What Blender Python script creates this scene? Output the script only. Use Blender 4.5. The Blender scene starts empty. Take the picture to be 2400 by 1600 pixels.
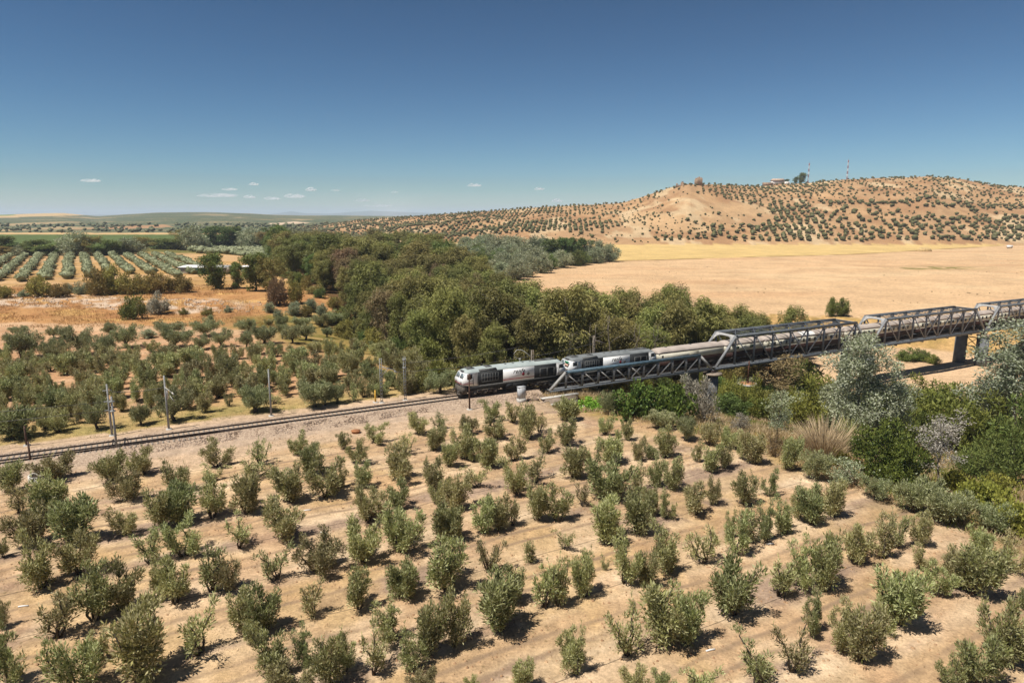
import bpy, math, random
import numpy as np
from math import radians, sin, cos, pi

# ------------------------------------------------------------------ scene, camera, sky, sun
scene = bpy.context.scene
COL = scene.collection
CAM_H = 28.0
FPX = 1600.0                      # focal length in pixels of the 2400 px wide photograph
PITCH = math.atan((800 - 505) / FPX)
CP, SP = cos(PITCH), sin(PITCH)

cd = bpy.data.cameras.new('camera')
cd.sensor_width = 36.0
cd.lens = 24.0
cd.clip_start = 0.5
cd.clip_end = 120000.0
cam = bpy.data.objects.new('camera', cd)
COL.objects.link(cam)
cam.location = (0, 0, CAM_H)
cam.rotation_euler = (pi / 2 - PITCH, 0, 0)
scene.camera = cam

SHADOW_AZ = radians(33.0)         # direction in which shadows fall, from +X towards +Y
SUN_EL = radians(63.0)
sun_vec = (-cos(SHADOW_AZ) * cos(SUN_EL), -sin(SHADOW_AZ) * cos(SUN_EL), sin(SUN_EL))

world = bpy.data.worlds.new('World')
scene.world = world
world.use_nodes = True
wn = world.node_tree
wn.nodes.clear()
wo = wn.nodes.new('ShaderNodeOutputWorld')
bg = wn.nodes.new('ShaderNodeBackground')
sky = wn.nodes.new('ShaderNodeTexSky')
sky.sky_type = 'NISHITA'
sky.sun_disc = False
sky.sun_elevation = SUN_EL
sky.sun_rotation = math.atan2(sun_vec[0], sun_vec[1])
sky.altitude = 1200
sky.air_density = 1.0
sky.dust_density = 0.1
sky.ozone_density = 1.2
def _scale(src, k):
    n = wn.nodes.new('ShaderNodeVectorMath'); n.operation = 'SCALE'; n.inputs['Scale'].default_value = k
    wn.links.new(src, n.inputs[0]); return n.outputs[0]
gam = wn.nodes.new('ShaderNodeGamma')           # deep, contrasty sky of the photograph
gam.inputs['Gamma'].default_value = 1.68
wn.links.new(_scale(sky.outputs[0], .1), gam.inputs[0])
wb = wn.nodes.new('ShaderNodeVectorMath'); wb.operation = 'MULTIPLY'; wb.inputs[1].default_value = (8.0, 10.1, 12.2)
hsk = wn.nodes.new('ShaderNodeHueSaturation'); hsk.inputs['Hue'].default_value = .482; hsk.inputs['Saturation'].default_value = .96
wn.links.new(gam.outputs[0], hsk.inputs['Color'])
wn.links.new(hsk.outputs[0], wb.inputs[0])
wn.links.new(wb.outputs[0], bg.inputs[0])
bg.inputs['Strength'].default_value = 0.058
HAZE = 7.2e-5
wn.links.new(bg.outputs[0], wo.inputs[0])

sd_ = bpy.data.lights.new('sun', 'SUN')
sd_.energy = 5.0
sd_.angle = radians(0.5)
sd_.color = (1.0, 0.955, 0.88)
sun = bpy.data.objects.new('sun', sd_)
COL.objects.link(sun)
sun.location = (-200, -120, 400)
from mathutils import Vector, Matrix
sun.rotation_euler = Vector(sun_vec).to_track_quat('Z', 'Y').to_euler()

scene.view_settings.view_transform = 'Standard'
scene.view_settings.look = 'None'
scene.view_settings.exposure = 0.42
scene.view_settings.gamma = 1.0
scene.view_settings.use_curve_mapping = False
scene.render.engine = 'CYCLES'
cy = scene.cycles
cy.max_bounces = 7
cy.diffuse_bounces = 3
cy.glossy_bounces = 2
cy.transmission_bounces = 3
cy.volume_bounces = 4
cy.transparent_max_bounces = 8
cy.caustics_reflective = False
cy.caustics_refractive = False

# ------------------------------------------------------------------ picking points on the ground from the photograph
def ray(x, y):
    u = (x - 1200) / FPX
    v = (800 - y) / FPX
    return (u, CP + v * SP, -SP + v * CP)

def proj(X, Y, Z):
    dz = Z - CAM_H
    w = Y * CP - dz * SP
    yy = Y * SP + dz * CP
    w = np.maximum(w, 1e-3)
    return 1200 + FPX * X / w, 800 - FPX * yy / w, w

def flat(x, y, z):
    d = ray(x, y)
    t = (z - CAM_H) / d[2]
    return d[0] * t, d[1] * t

P1 = flat(0, 1072, 0)
P2 = flat(1085, 927, 0)
_l = math.hypot(P2[0] - P1[0], P2[1] - P1[1])
DX, DY = (P2[0] - P1[0]) / _l, (P2[1] - P1[1]) / _l      # direction of the railway
RAIL_ANG = math.atan2(DY, DX)
def RW(s, off=0.0):
    """point of the railway: s metres along from the head of the train, off metres away from the camera side"""
    return P2[0] + DX * s - DY * off, P2[1] + DY * s + DX * off
def RS(X, Y):
    return (X - P2[0]) * DX + (Y - P2[1]) * DY, -(X - P2[0]) * DY + (Y - P2[1]) * DX

# ------------------------------------------------------------------ noise
def _hash(ix, iy, seed):
    n = (ix.astype(np.int64) * 374761393 + iy.astype(np.int64) * 668265263 + seed * 1442695041) & 0x7fffffff
    n = ((n ^ (n >> 13)) * 1274126177) & 0x7fffffff
    return ((n ^ (n >> 16)) & 0xffff) / 65535.0
def vnoise(x, y, seed=0):
    x = np.asarray(x, float); y = np.asarray(y, float)
    ix = np.floor(x); iy = np.floor(y)
    fx = x - ix; fy = y - iy
    fx = fx * fx * (3 - 2 * fx); fy = fy * fy * (3 - 2 * fy)
    a = _hash(ix, iy, seed); b = _hash(ix + 1, iy, seed)
    c = _hash(ix, iy + 1, seed); d = _hash(ix + 1, iy + 1, seed)
    return (a * (1 - fx) + b * fx) * (1 - fy) + (c * (1 - fx) + d * fx) * fy
def fbm(x, y, seed=0, oct=4):
    s = 0; a = 0.5; t = 0
    for k in range(oct):
        s = s + a * vnoise(np.asarray(x) * 2 ** k, np.asarray(y) * 2 ** k, seed + 17 * k); t += a; a *= .5
    return s / t
def sstep(a, b, x):
    t = np.clip((x - a) / (b - a), 0, 1)
    return t * t * (3 - 2 * t)
def inpoly(px, py, poly):
    px = np.asarray(px, float); py = np.asarray(py, float)
    r = np.zeros(px.shape, bool)
    n = len(poly)
    for i in range(n):
        x1, y1 = poly[i]; x2, y2 = poly[(i + 1) % n]
        c = ((y1 > py) != (y2 > py)) & (px < (x2 - x1) * (py - y1) / ((y2 - y1) or 1e-9) + x1)
        r ^= c
    return r

# ------------------------------------------------------------------ the lie of the land
RIVER = np.array([(-520, 700), (-220, 560), (-122, 450), (-74, 360), (-46, 300), (-20, 245), (15, 204), (62, 168), (95, 136), (113, 105), (140, 55), (165, -20), (200, -120)], float)
def river_sd(X, Y):
    X = np.asarray(X, float); Y = np.asarray(Y, float)
    best = np.full(X.shape, 1e18); sg = np.zeros(X.shape)
    for i in range(len(RIVER) - 1):
        a = RIVER[i]; b = RIVER[i + 1]; d = b - a; L2 = d @ d
        t = np.clip(((X - a[0]) * d[0] + (Y - a[1]) * d[1]) / L2, 0, 1)
        qx = X - a[0] - d[0] * t; qy = Y - a[1] - d[1] * t
        dd = qx * qx + qy * qy
        cr = d[0] * qy - d[1] * qx
        m = dd < best
        best = np.where(m, dd, best); sg = np.where(m, np.sign(cr), sg)
    return np.sqrt(best) * sg
def pxh(X, Y):
    return 1200 + FPX * X / np.maximum(Y, 1.0) / 1.0169       # photograph column of a far direction
def hz(ypix, Y):
    v = (800 - np.asarray(ypix)) / FPX
    return CAM_H + Y * (-SP + v * CP) / (CP + v * SP)
CREST = np.array([(560, 545), (640, 541), (720, 538), (780, 528), (840, 519), (900, 514), (1000, 509), (1060, 503), (1130, 499), (1250, 489), (1340, 484), (1400, 482), (1450, 478), (1485, 467), (1520, 455), (1560, 441), (1590, 436), (1650, 434), (1700, 437), (1760, 439), (1800, 434), (1870, 431), (1950, 423), (2050, 419), (2130, 416), (2200, 420), (2260, 432), (2330, 440), (2400, 444), (2550, 456), (2800, 480), (3200, 505)], float)
FAR = np.array([(-900, 492), (-400, 498), (0, 505), (100, 501), (180, 499), (260, 507), (330, 502), (400, 498), (500, 497), (600, 500), (650, 503), (720, 505), (800, 505), (900, 506), (1000, 508), (1200, 509), (2600, 509), (3400, 500)], float)
MOUNT = np.array([(-1500, 503), (0, 503), (640, 503), (670, 500), (700, 495), (730, 500), (790, 501), (830, 497), (880, 494), (930, 496), (1000, 499), (1060, 501), (1200, 503), (2600, 503), (4000, 503)], float)
def terr(X, Y):
    X = np.asarray(X, float); Y = np.asarray(Y, float)
    q = pxh(X, Y); front = Y > 60
    sdv = river_sd(X, Y)
    z = np.full(X.shape, -0.95) + (fbm(X / 14, Y / 14, 3) - .5) * .5
    # terrace beyond the second grove on the left
    z = z + 2.4 * sstep(196, 232, Y + (fbm(X / 18, Y / 18, 9) - .5) * 10) * sstep(-30, -75, X)
    # field side
    zf = -3.0 + (fbm(X / 40, Y / 40, 5) - .5) * .5
    z = np.where(sdv > 0, zf, z)
    # the channel
    deep = 9.5 - 5.0 * sstep(200, 300, Y)
    nar = sstep(185, 235, Y)
    chan = np.where(sdv < 0, sstep(84 - 44 * nar, 34 - 20 * nar, -sdv), sstep(92 - 62 * nar, 58 - 44 * nar, sdv))
    zc = -deep + (fbm(X / 9, Y / 9, 21) - .5) * .7
    z = z * (1 - chan) + zc * chan
    rs, ro = RS(X, Y)
    z = z - 1.9 * np.exp(-((rs - 16.0) / 4.2) ** 2) * sstep(-5.0, -5.5, ro) * sstep(-15, -8, ro)
    # right hand hill
    yc = np.interp(q, CREST[:, 0], CREST[:, 1])
    Yb = np.interp(q, [500, 720, 1000, 1250, 1450, 2400, 3200], [1150, 1050, 800, 730, 722, 722, 740])
    Yc = np.interp(q, [500, 720, 1000, 1250, 1500, 1600, 1800, 2150, 2400, 3200], [1500, 1500, 1250, 1120, 1050, 960, 1150, 1080, 1120, 1150])
    t = np.clip((Y - Yb) / (Yc - Yb), 0, 3)
    zc2 = hz(yc, Yc) + 2.5
    up = np.where(t < 1, 0.62 * t + 0.38 * (1 - (1 - t) ** 2), 1 - .35 * np.clip(t - 1, 0, 2) ** 1.3)
    lump = (fbm(X / 75, Y / 75, 31) - .5) * 16 * np.clip(t * (1 - t) * 4, 0, 1)
    gul = (1 - np.abs(fbm(X / 34, Y / 60, 33) * 2 - 1) * 2.2) * 3.2 * np.clip(t * (1.02 - t) * 5, 0, 1) + (fbm(X / 12, Y / 12, 34) - .5) * 2.4 * np.clip(t * 6, 0, 1)
    hill = z + (zc2 + 2.2) * up + lump - gul * .6
    mask = front & (q > 520)
    z = np.where(mask & (t > 0), hill, z)
    # far rolling country
    yf = np.interp(q, FAR[:, 0], FAR[:, 1])
    t2 = np.clip((Y - 1000) / 2200, 0, 1)
    zfar = -1.0 + (hz(yf, 3200.) + 1) * (t2 ** 1.25) + (fbm(X / 420, Y / 420, 41) - .5) * 16 * np.clip(t2 * (1 - t2) * 4, 0, 1)
    zfar = np.where(Y > 3200, zfar - (Y - 3200) * .018, zfar)
    zfar = np.maximum(zfar, -60)
    far = front & (Y > 1000)
    z = np.where(far, np.where(mask & (t > 0), np.maximum(z, zfar), zfar), z)
    # mountains on the horizon
    ym = np.interp(q, MOUNT[:, 0], MOUNT[:, 1])
    m = sstep(17000, 21000, Y) * sstep(27000, 22000, Y)
    z = np.where(front & (Y > 15000), z * (1 - m) + (hz(ym, 21000.) - (fbm(X / 900, Y / 900, 55) - .5) * 60 * 0.4) * m, z)
    return z
def zat(x, y):
    return float(terr(np.array([x]), np.array([y]))[0])
def gnd(x, y, z0=-1.0, n=9):
    """the point of the ground seen at pixel (x, y) of the photograph"""
    z = z0
    for _ in range(n):
        X, Y = flat(x, y, z)
        z = .5 * z + .5 * zat(X, Y)
    return X, Y, zat(X, Y)
def gnds(P, z0=-1.0, n=9):
    P = np.asarray(P, float)
    u = (P[:, 0] - 1200) / FPX; v = (800 - P[:, 1]) / FPX
    d = np.stack([u, CP + v * SP, -SP + v * CP], 1)
    z = np.full(len(P), z0)
    for _ in range(n):
        t = (z - CAM_H) / d[:, 2]
        z = .5 * z + .5 * terr(d[:, 0] * t, d[:, 1] * t)
    t = (z - CAM_H) / d[:, 2]
    X = d[:, 0] * t; Y = d[:, 1] * t
    return np.stack([X, Y, terr(X, Y)], 1)

# ------------------------------------------------------------------ materials
def srgb(*c):
    return tuple((v / 255 / 12.92 if v / 255 <= .04045 else ((v / 255 + .055) / 1.055) ** 2.4) for v in c)
MATS = {}
def mat(name, col, rough=.7, var=.12, scale=3.0, metal=0.0, bump=0.0, col2=None, spec=.3):
    if name in MATS: return MATS[name]
    m = bpy.data.materials.new(name); m.use_nodes = True
    nt = m.node_tree; b = nt.nodes['Principled BSDF']
    tc = nt.nodes.new('ShaderNodeTexCoord')
    nz = nt.nodes.new('ShaderNodeTexNoise'); nz.inputs['Scale'].default_value = scale; nz.inputs['Detail'].default_value = 6
    nt.links.new(tc.outputs['Object'], nz.inputs['Vector'])
    mx = nt.nodes.new('ShaderNodeMix'); mx.data_type = 'RGBA'
    c2 = col2 if col2 else tuple(c * (1 - 2.2 * var) for c in col)
    c1 = col if col2 else tuple(min(1, c * (1 + var)) for c in col)
    mr = nt.nodes.new('ShaderNodeMapRange'); mr.inputs[1].default_value = .3; mr.inputs[2].default_value = .7
    nt.links.new(nz.outputs['Fac'], mr.inputs[0]); nt.links.new(mr.outputs[0], mx.inputs[0])
    mx.inputs[6].default_value = (*c2, 1); mx.inputs[7].default_value = (*c1, 1)
    nt.links.new(mx.outputs[2], b.inputs['Base Color'])
    b.inputs['Roughness'].default_value = rough; b.inputs['Metallic'].default_value = metal
    b.inputs['Specular IOR Level'].default_value = spec
    if bump:
        bp = nt.nodes.new('ShaderNodeBump'); bp.inputs['Strength'].default_value = bump
        nt.links.new(nz.outputs['Fac'], bp.inputs['Height']); nt.links.new(bp.outputs[0], b.inputs['Normal'])
    MATS[name] = m
    return m
def leafmat(name, c1, c2, under=None, trans=.25, hue=.25, rough=.55):
    """foliage: two leaf colours mixed leaf by leaf, a paler underside, each tree a little different"""
    if name in MATS: return MATS[name]
    m = bpy.data.materials.new(name); m.use_nodes = True
    nt = m.node_tree; b = nt.nodes['Principled BSDF']; out = nt.nodes['Material Output']
    at = nt.nodes.new('ShaderNodeAttribute'); at.attribute_name = 't'
    mx = nt.nodes.new('ShaderNodeMix'); mx.data_type = 'RGBA'
    mx.inputs[6].default_value = (*c1, 1); mx.inputs[7].default_value = (*c2, 1)
    nt.links.new(at.outputs['Fac'], mx.inputs[0])
    last = mx.outputs[2]
    if under:
        ge = nt.nodes.new('ShaderNodeNewGeometry')
        m2 = nt.nodes.new('ShaderNodeMix'); m2.data_type = 'RGBA'
        m2.inputs[7].default_value = (*under, 1)
        nt.links.new(last, m2.inputs[6]); nt.links.new(ge.outputs['Backfacing'], m2.inputs[0]); last = m2.outputs[2]
    oi = nt.nodes.new('ShaderNodeObjectInfo')
    hs = nt.nodes.new('ShaderNodeHueSaturation')
    r1 = nt.nodes.new('ShaderNodeMapRange'); r1.inputs[3].default_value = .5 - .035 * hue / .25; r1.inputs[4].default_value = .5 + .02 * hue / .25
    r2 = nt.nodes.new('ShaderNodeMapRange'); r2.inputs[3].default_value = 1 - hue; r2.inputs[4].default_value = 1 + hue
    mu = nt.nodes.new('ShaderNodeMath'); mu.operation = 'MULTIPLY'; mu.inputs[1].default_value = 7.31
    fr = nt.nodes.new('ShaderNodeMath'); fr.operation = 'FRACT'
    nt.links.new(oi.outputs['Random'], r1.inputs[0]); nt.links.new(oi.outputs['Random'], mu.inputs[0])
    nt.links.new(mu.outputs[0], fr.inputs[0]); nt.links.new(fr.outputs[0], r2.inputs[0])
    nt.links.new(r1.outputs[0], hs.inputs['Hue']); nt.links.new(r2.outputs[0], hs.inputs['Value'])
    nt.links.new(last, hs.inputs['Color'])
    nt.links.new(hs.outputs[0], b.inputs['Base Color'])
    b.inputs['Roughness'].default_value = rough; b.inputs['Specular IOR Level'].default_value = .25
    tr = nt.nodes.new('ShaderNodeBsdfTranslucent'); nt.links.new(hs.outputs[0], tr.inputs[0])
    ms = nt.nodes.new('ShaderNodeMixShader'); ms.inputs[0].default_value = trans
    nt.links.new(b.outputs[0], ms.inputs[1]); nt.links.new(tr.outputs[0], ms.inputs[2]); nt.links.new(ms.outputs[0], out.inputs[0])
    MATS[name] = m
    return m

# ------------------------------------------------------------------ mesh building
def mesh_np(name, V, F, mats=None, t=None, smooth=False):
    """F: list of arrays of faces (each (n,3) or (n,4))"""
    me = bpy.data.meshes.new(name)
    V = np.asarray(V, np.float32)
    Fs = [np.asarray(f, np.int32) for f in F if len(f)]
    loops = np.concatenate([f.ravel() for f in Fs])
    tot = np.concatenate([np.full(len(f), f.shape[1], np.int32) for f in Fs])
    start = np.concatenate([[0], np.cumsum(tot)[:-1]]).astype(np.int32)
    me.vertices.add(len(V)); me.vertices.foreach_set('co', V.ravel())
    me.loops.add(len(loops)); me.loops.foreach_set('vertex_index', loops)
    me.polygons.add(len(tot)); me.polygons.foreach_set('loop_start', start); me.polygons.foreach_set('loop_total', tot)
    if smooth: me.polygons.foreach_set('use_smooth', np.ones(len(tot), bool))
    me.update(calc_edges=True)
    if t is not None:
        a = me.attributes.new('t', 'FLOAT', 'POINT'); a.data.foreach_set('value', np.asarray(t, np.float32))
    if mats:
        for m in (mats if isinstance(mats, (list, tuple)) else [mats]): me.materials.append(m)
    return me
class MB:
    """collects solid pieces into one mesh"""
    def __init__(s): s.v = []; s.q = []; s.t = []; s.n = 0
    def add(s, V, Q=(), T=()):
        V = np.asarray(V, float)
        if len(Q): s.q.append(np.asarray(Q, int) + s.n)
        if len(T): s.t.append(np.asarray(T, int) + s.n)
        s.v.append(V); s.n += len(V); return s
    BQ = [(0, 3, 2, 1), (4, 5, 6, 7), (0, 1, 5, 4), (1, 2, 6, 5), (2, 3, 7, 6), (3, 0, 4, 7)]
    def box(s, x0, x1, y0, y1, z0, z1):
        return s.add([(x0, y0, z0), (x1, y0, z0), (x1, y1, z0), (x0, y1, z0), (x0, y0, z1), (x1, y0, z1), (x1, y1, z1), (x0, y1, z1)], s.BQ)
    def beam(s, p, q, w, h, up=(0, 0, 1)):
        p = np.array(p, float); q = np.array(q, float); d = q - p; d /= np.linalg.norm(d)
        u = np.array(up, float); u -= d * (u @ d)
        if np.linalg.norm(u) < 1e-4: u = np.array((0, 1., 0)); u -= d * (u @ d)
        u /= np.linalg.norm(u); r = np.cross(d, u)
        V = []
        for e in (p, q):
            for a, b in ((-1, -1), (1, -1), (1, 1), (-1, 1)): V.append(e + r * a * w / 2 + u * b * h / 2)
        return s.add(V, [(0, 1, 2, 3), (7, 6, 5, 4), (0, 4, 5, 1), (1, 5, 6, 2), (2, 6, 7, 3), (3, 7, 4, 0)])
    def tube(s, pts, rad, n=6, cap=True):
        pts = np.asarray(pts, float); k = len(pts)
        rad = np.broadcast_to(np.asarray(rad, float), (k,))
        tn = np.gradient(pts, axis=0); tn /= np.linalg.norm(tn, axis=1)[:, None] + 1e-9
        ref = np.array((0, 0, 1.)) if abs(tn[0][2]) < .9 else np.array((1., 0, 0))
        V = []
        for i in range(k):
            u = np.cross(tn[i], ref); u /= np.linalg.norm(u) + 1e-9; w = np.cross(tn[i], u)
            a = np.arange(n) * 2 * pi / n
            V.append(pts[i] + rad[i] * (np.cos(a)[:, None] * u + np.sin(a)[:, None] * w))
        V = np.concatenate(V)
        Q = [(i * n + j, i * n + (j + 1) % n, (i + 1) * n + (j + 1) % n, (i + 1) * n + j) for i in range(k - 1) for j in range(n)]
        T = []
        if cap:
            V = np.concatenate([V, pts[:1], pts[-1:]])
            T = [(k * n, (j + 1) % n, j) for j in range(n)] + [(k * n + 1, (k - 1) * n + j, (k - 1) * n + (j + 1) % n) for j in range(n)]
        return s.add(V, Q, T)
    def cyl(s, c, r, z0, z1, n=20, r2=None):
        r2 = r if r2 is None else r2
        return s.tube([(c[0], c[1], z0), (c[0], c[1], z1)], [r, r2], n)
    def prism(s, prof, x0, x1, axis='x', inset=None):
        """closed profile of (y, z) points swept along x"""
        n = len(prof)
        V = [(x0, y, z) for y, z in prof] + [(x1, y, z) for y, z in prof]
        cy_ = sum(p[0] for p in prof) / n; cz_ = sum(p[1] for p in prof) / n
        V += [(x0, cy_, cz_), (x1, cy_, cz_)]
        Q = [(j, (j + 1) % n, n + (j + 1) % n, n + j) for j in range(n)]
        T = [(2 * n, (j + 1) % n, j) for j in range(n)] + [(2 * n + 1, n + j, n + (j + 1) % n) for j in range(n)]
        return s.add(V, Q, T)
    def mesh(s, name, m, smooth=False):
        return mesh_np(name, np.concatenate(s.v), [np.concatenate(a) for a in (s.q, s.t) if a], m, smooth=smooth)
    def obj(s, name, m, parent=None, smooth=False, loc=None):
        return link(name, s.mesh(name, m, smooth), parent, loc)
def link(name, data, parent=None, loc=None):
    o = bpy.data.objects.new(name, data); COL.objects.link(o)
    if parent is not None: o.parent = parent
    if loc is not None: o.location = loc
    return o
def thing(name, label, cat, loc=(0, 0, 0), rz=0.0, group=None):
    o = link(name, None, None, loc); o.rotation_euler = (0, 0, rz); o.empty_display_size = .3
    tag(o, label, cat, group); return o
def tag(o, label, cat, group=None):
    o['label'] = label; o['category'] = cat
    if group: o['group'] = group
    return o
def struct(o, kind='structure', label=None):
    o['kind'] = kind
    if label: o['label'] = label
    return o
_ONES = ['', 'first', 'second', 'third', 'fourth', 'fifth', 'sixth', 'seventh', 'eighth', 'ninth', 'tenth', 'eleventh', 'twelfth', 'thirteenth', 'fourteenth', 'fifteenth', 'sixteenth', 'seventeenth', 'eighteenth', 'nineteenth', 'twentieth']
_TENS = {2: 'twenty', 3: 'thirty', 4: 'forty', 5: 'fifty', 6: 'sixty', 7: 'seventy', 8: 'eighty', 9: 'ninety', 10: 'one hundred', 11: 'one hundred and ten', 12: 'one hundred and twenty'}
def nth(n):
    if n <= 20: return _ONES[n]
    if n % 10 == 0: return _TENS[n // 10][:-1] + 'ieth'
    return _TENS[n // 10] + '-' + _ONES[n % 10]
def ranks(P, ang, step):
    """(rank from the far side of a row system, place from the left) of each point"""
    a = radians(ang); P = np.asarray(P, float)
    q = -P[:, 0] * sin(a) + P[:, 1] * cos(a); s = P[:, 0] * cos(a) + P[:, 1] * sin(a)
    r = np.round(q / step).astype(int)
    out = [None] * len(P)
    for k, rv in enumerate(sorted(set(r))):
        ids = sorted(np.where(r == rv)[0], key=lambda i: s[i])
        for j, i in enumerate(ids): out[i] = (k + 1, j + 1, len(ids))
    return out, len(set(r))
# ------------------------------------------------------------------ the ground
az = np.concatenate([np.linspace(-180, -52, 26)[:-1], np.linspace(-52, 52, 480), np.linspace(52, 180, 26)[1:-1]])
rr = np.concatenate([np.geomspace(1, 30, 10)[:-1], np.geomspace(30, 320, 235)[:-1], np.geomspace(320, 1300, 140)[:-1], np.geomspace(1300, 5200, 80)[:-1], np.geomspace(5200, 30000, 50)])
AZ, RR = np.meshgrid(np.radians(az), rr)
GX = (np.sin(AZ) * RR).ravel(); GY = (np.cos(AZ) * RR).ravel()
GZ = terr(GX, GY)
na, nr = len(az), len(rr)
idx = np.arange(na * nr).reshape(nr, na)
nxt = np.roll(idx, -1, axis=1)
Q = np.stack([idx[:-1], nxt[:-1], nxt[1:], idx[1:]], -1).reshape(-1, 4)
Q = Q[:, ::-1]
cen = len(GX)
GV = np.stack([np.append(GX, 0), np.append(GY, 0), np.append(GZ, -.95)], 1)
T0 = np.stack([np.full(na, cen), nxt[0], idx[0]], 1)[:, ::-1]

ROWPH = -0.5336
def alb(*c):
    """base colour of a ground that looks like sRGB c in full sun"""
    return np.array([min(.62, v * .63) for v in srgb(*c)])
def cover(X, Y, Z):
    n = len(X)
    px, py, w = proj(X, Y, Z)
    j1 = fbm(X / 7, Y / 7, 61); j2 = fbm(X / 7, Y / 7, 62)
    big = fbm(X / 30, Y / 30, 63); mid = fbm(X / 5, Y / 5, 64)
    s, off = RS(X, Y)
    sdv = river_sd(X, Y)
    q = pxh(X, Y)
    C = np.tile(alb(229, 196, 154), (n, 1))
    grove = np.zeros(n)
    def paint(mask, col, k=1.0):
        m = (np.clip(mask, 0, 1) * k)[:, None]
        C[:] = C * (1 - m) + np.asarray(col) * m
    wob = (j1 - .5)
    near = Y < 320
    # near grove: pale lanes, grey harrowed streaks along the rows, straw patches
    a = radians(29); rowq = -X * sin(a) + Y * cos(a); rows = X * cos(a) + Y * sin(a)
    lane = .5 + .5 * np.cos(2 * pi * (rowq + wob * 2.5) / 7.3)
    streak = fbm(rows / 16, rowq / 2.2, 71)
    near_g = (off < -4) * (sdv < -70) * (Y < 130)
    paint(sstep(.40, .66, streak) * .9, alb(244, 210, 170))
    paint(near_g * sstep(.55, .95, lane) * sstep(.3, .5, mid), alb(210, 172, 130), .7)
    paint(near_g * sstep(.35, .0, lane) * sstep(.42, .58, fbm(rows / 20, rowq / 3, 79)), alb(246, 216, 178), .8)
    paint(sstep(.54, .64, fbm(rows / 15, rowq / 2.2, 72)) * (off < -5) * sstep(.75, .3, lane), alb(182, 154, 132), .9)
    paint(sstep(.56, .7, fbm(X / 6, Y / 6, 73)), alb(222, 184, 128), .5)
    paint(sstep(.55, .72, fbm(X / 4, Y / 4, 74)), alb(212, 170, 130), .5)
    # railway strip
    inr = (s < 22) & (s > -260)
    paint(sstep(10.5, 9, np.abs(off + .5) + wob * 2.5) * inr, alb(226, 194, 160))
    paint(sstep(6.4, 5.2, np.abs(off + .3) + wob * 1.5) * inr, alb(216, 188, 160))
    # second grove beyond the line
    g2 = (off > 8) & (py > 690) & (sdv < -60) & (Y < 330) & (px < 1150)
    paint(g2 * 1.0, alb(214, 166, 124))
    paint(g2 * sstep(.5, .65, streak), alb(228, 186, 146), .8)
    paint(g2 * sstep(24, 12, off + wob * 14), alb(196, 172, 112), .8)
    paint(g2 * sstep(.54, .68, mid) * sstep(50, 20, off), alb(160, 150, 88), .5)
    # pale track between wood and second grove
    paint(sstep(4.5, 2.5, np.abs((X + 30) * .95 + (Y - 160) * .31 + wob * 4)) * (off > 12) * (Y < 185), alb(238, 205, 170))
    # dirt track and dry grass terrace
    L = (X < -20) & (Y > 150) & (sdv < -30) & (Y < 420)
    ty = Y + (X + 100) * .16 + wob * 12
    paint(L * sstep(176, 180, ty), alb(210, 158, 104))
    paint(L * sstep(170, 172, ty) * sstep(181, 178, ty), alb(232, 190, 148))
    paint(L * sstep(182, 190, ty) * sstep(.45, .62, mid), alb(192, 138, 90), .8)
    paint(L * sstep(182, 190, ty) * sstep(.52, .64, fbm(X / 11, Y / 5, 75)), alb(230, 184, 116), .8)
    rub = L * sstep(203, 207, ty) * sstep(224, 218, ty) * sstep(-75, -95, X)
    paint(rub * sstep(.45, .55, fbm(X / 2.5, Y / 2.5, 76)), alb(240, 214, 186), .9)
    # bare strip and plantation ground further left
    L2 = (X < -45) & (Y > 258) & (Y < 1000) & (sdv < -20)
    paint(L2 * 1.0, alb(224, 182, 132))
    paint(L2 * sstep(.5, .62, fbm(X / 40, Y / 8, 77)), alb(206, 162, 100), .8)
    paint(L2 * sstep(470, 520, Y + wob * 40) * sstep(720, 700, Y), alb(128, 122, 66))
    paint((X < -45) * sstep(640, 645, Y - X * .1) * sstep(1075, 1060, Y + wob * 20) * (q < 760), alb(104, 120, 64))
    paint((Y > 1066) * (Y < 1150) * (q < 720), alb(230, 192, 136))
    # riverside
    nar = sstep(185, 235, Y)
    bank = sstep(88 - 60 * nar, 76 - 60 * nar, -sdv + wob * 14) * (sdv < 0) * (Y < 620)
    paint(bank, alb(176, 150, 88))
    paint(bank * sstep(.48, .6, mid), alb(132, 124, 62), .8)
    paint(bank * sstep(.54, .68, fbm(X / 8, Y / 8, 78)), alb(214, 178, 118), .8)
    paint(sstep(36, 24, -sdv) * (sdv < 0) * (Y < 240), alb(236, 198, 156))
    paint((sdv >= 0) * sstep(66, 56, sdv + wob * 10) * (Y < 240), alb(238, 200, 158))
    fb = (sdv > 0) * sstep(54 - 40 * sstep(185, 235, Y), 60 - 40 * sstep(185, 235, Y), sdv + wob * 8) * sstep(98, 90, sdv + 60 * sstep(185, 235, Y))
    paint(fb, alb(222, 180, 120)); paint(fb * sstep(.5, .62, mid), alb(180, 150, 90), .8)
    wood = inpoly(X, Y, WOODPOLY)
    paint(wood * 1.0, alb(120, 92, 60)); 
    # big field
    fld = (sdv > 92 - 60 * sstep(185, 235, Y)) & (Y > 60) & (Y < 1000) & (q > 1000)
    paint(fld * 1.0, alb(238, 198, 152))
    paint(fld * sstep(.45, .7, fbm(X / 90, Y / 25, 81)), alb(232, 188, 142), .9)
    paint(fld * sstep(.55, .75, fbm(X / 50, Y / 12, 82)), alb(242, 206, 160), .8)
    edge = 612 - (px - 1430) * .028 - np.clip(px - 2000, 0, 500) * .03
    yel = fld * sstep(edge + .8, edge - .8, py)
    paint(yel, alb(240, 204, 136))
    paint(fld * np.exp(-((py - edge) / 1.1) ** 2) * sstep(.35, .6, fbm(X / 12, Y / 12, 83)), alb(140, 112, 60), .8)
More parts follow.
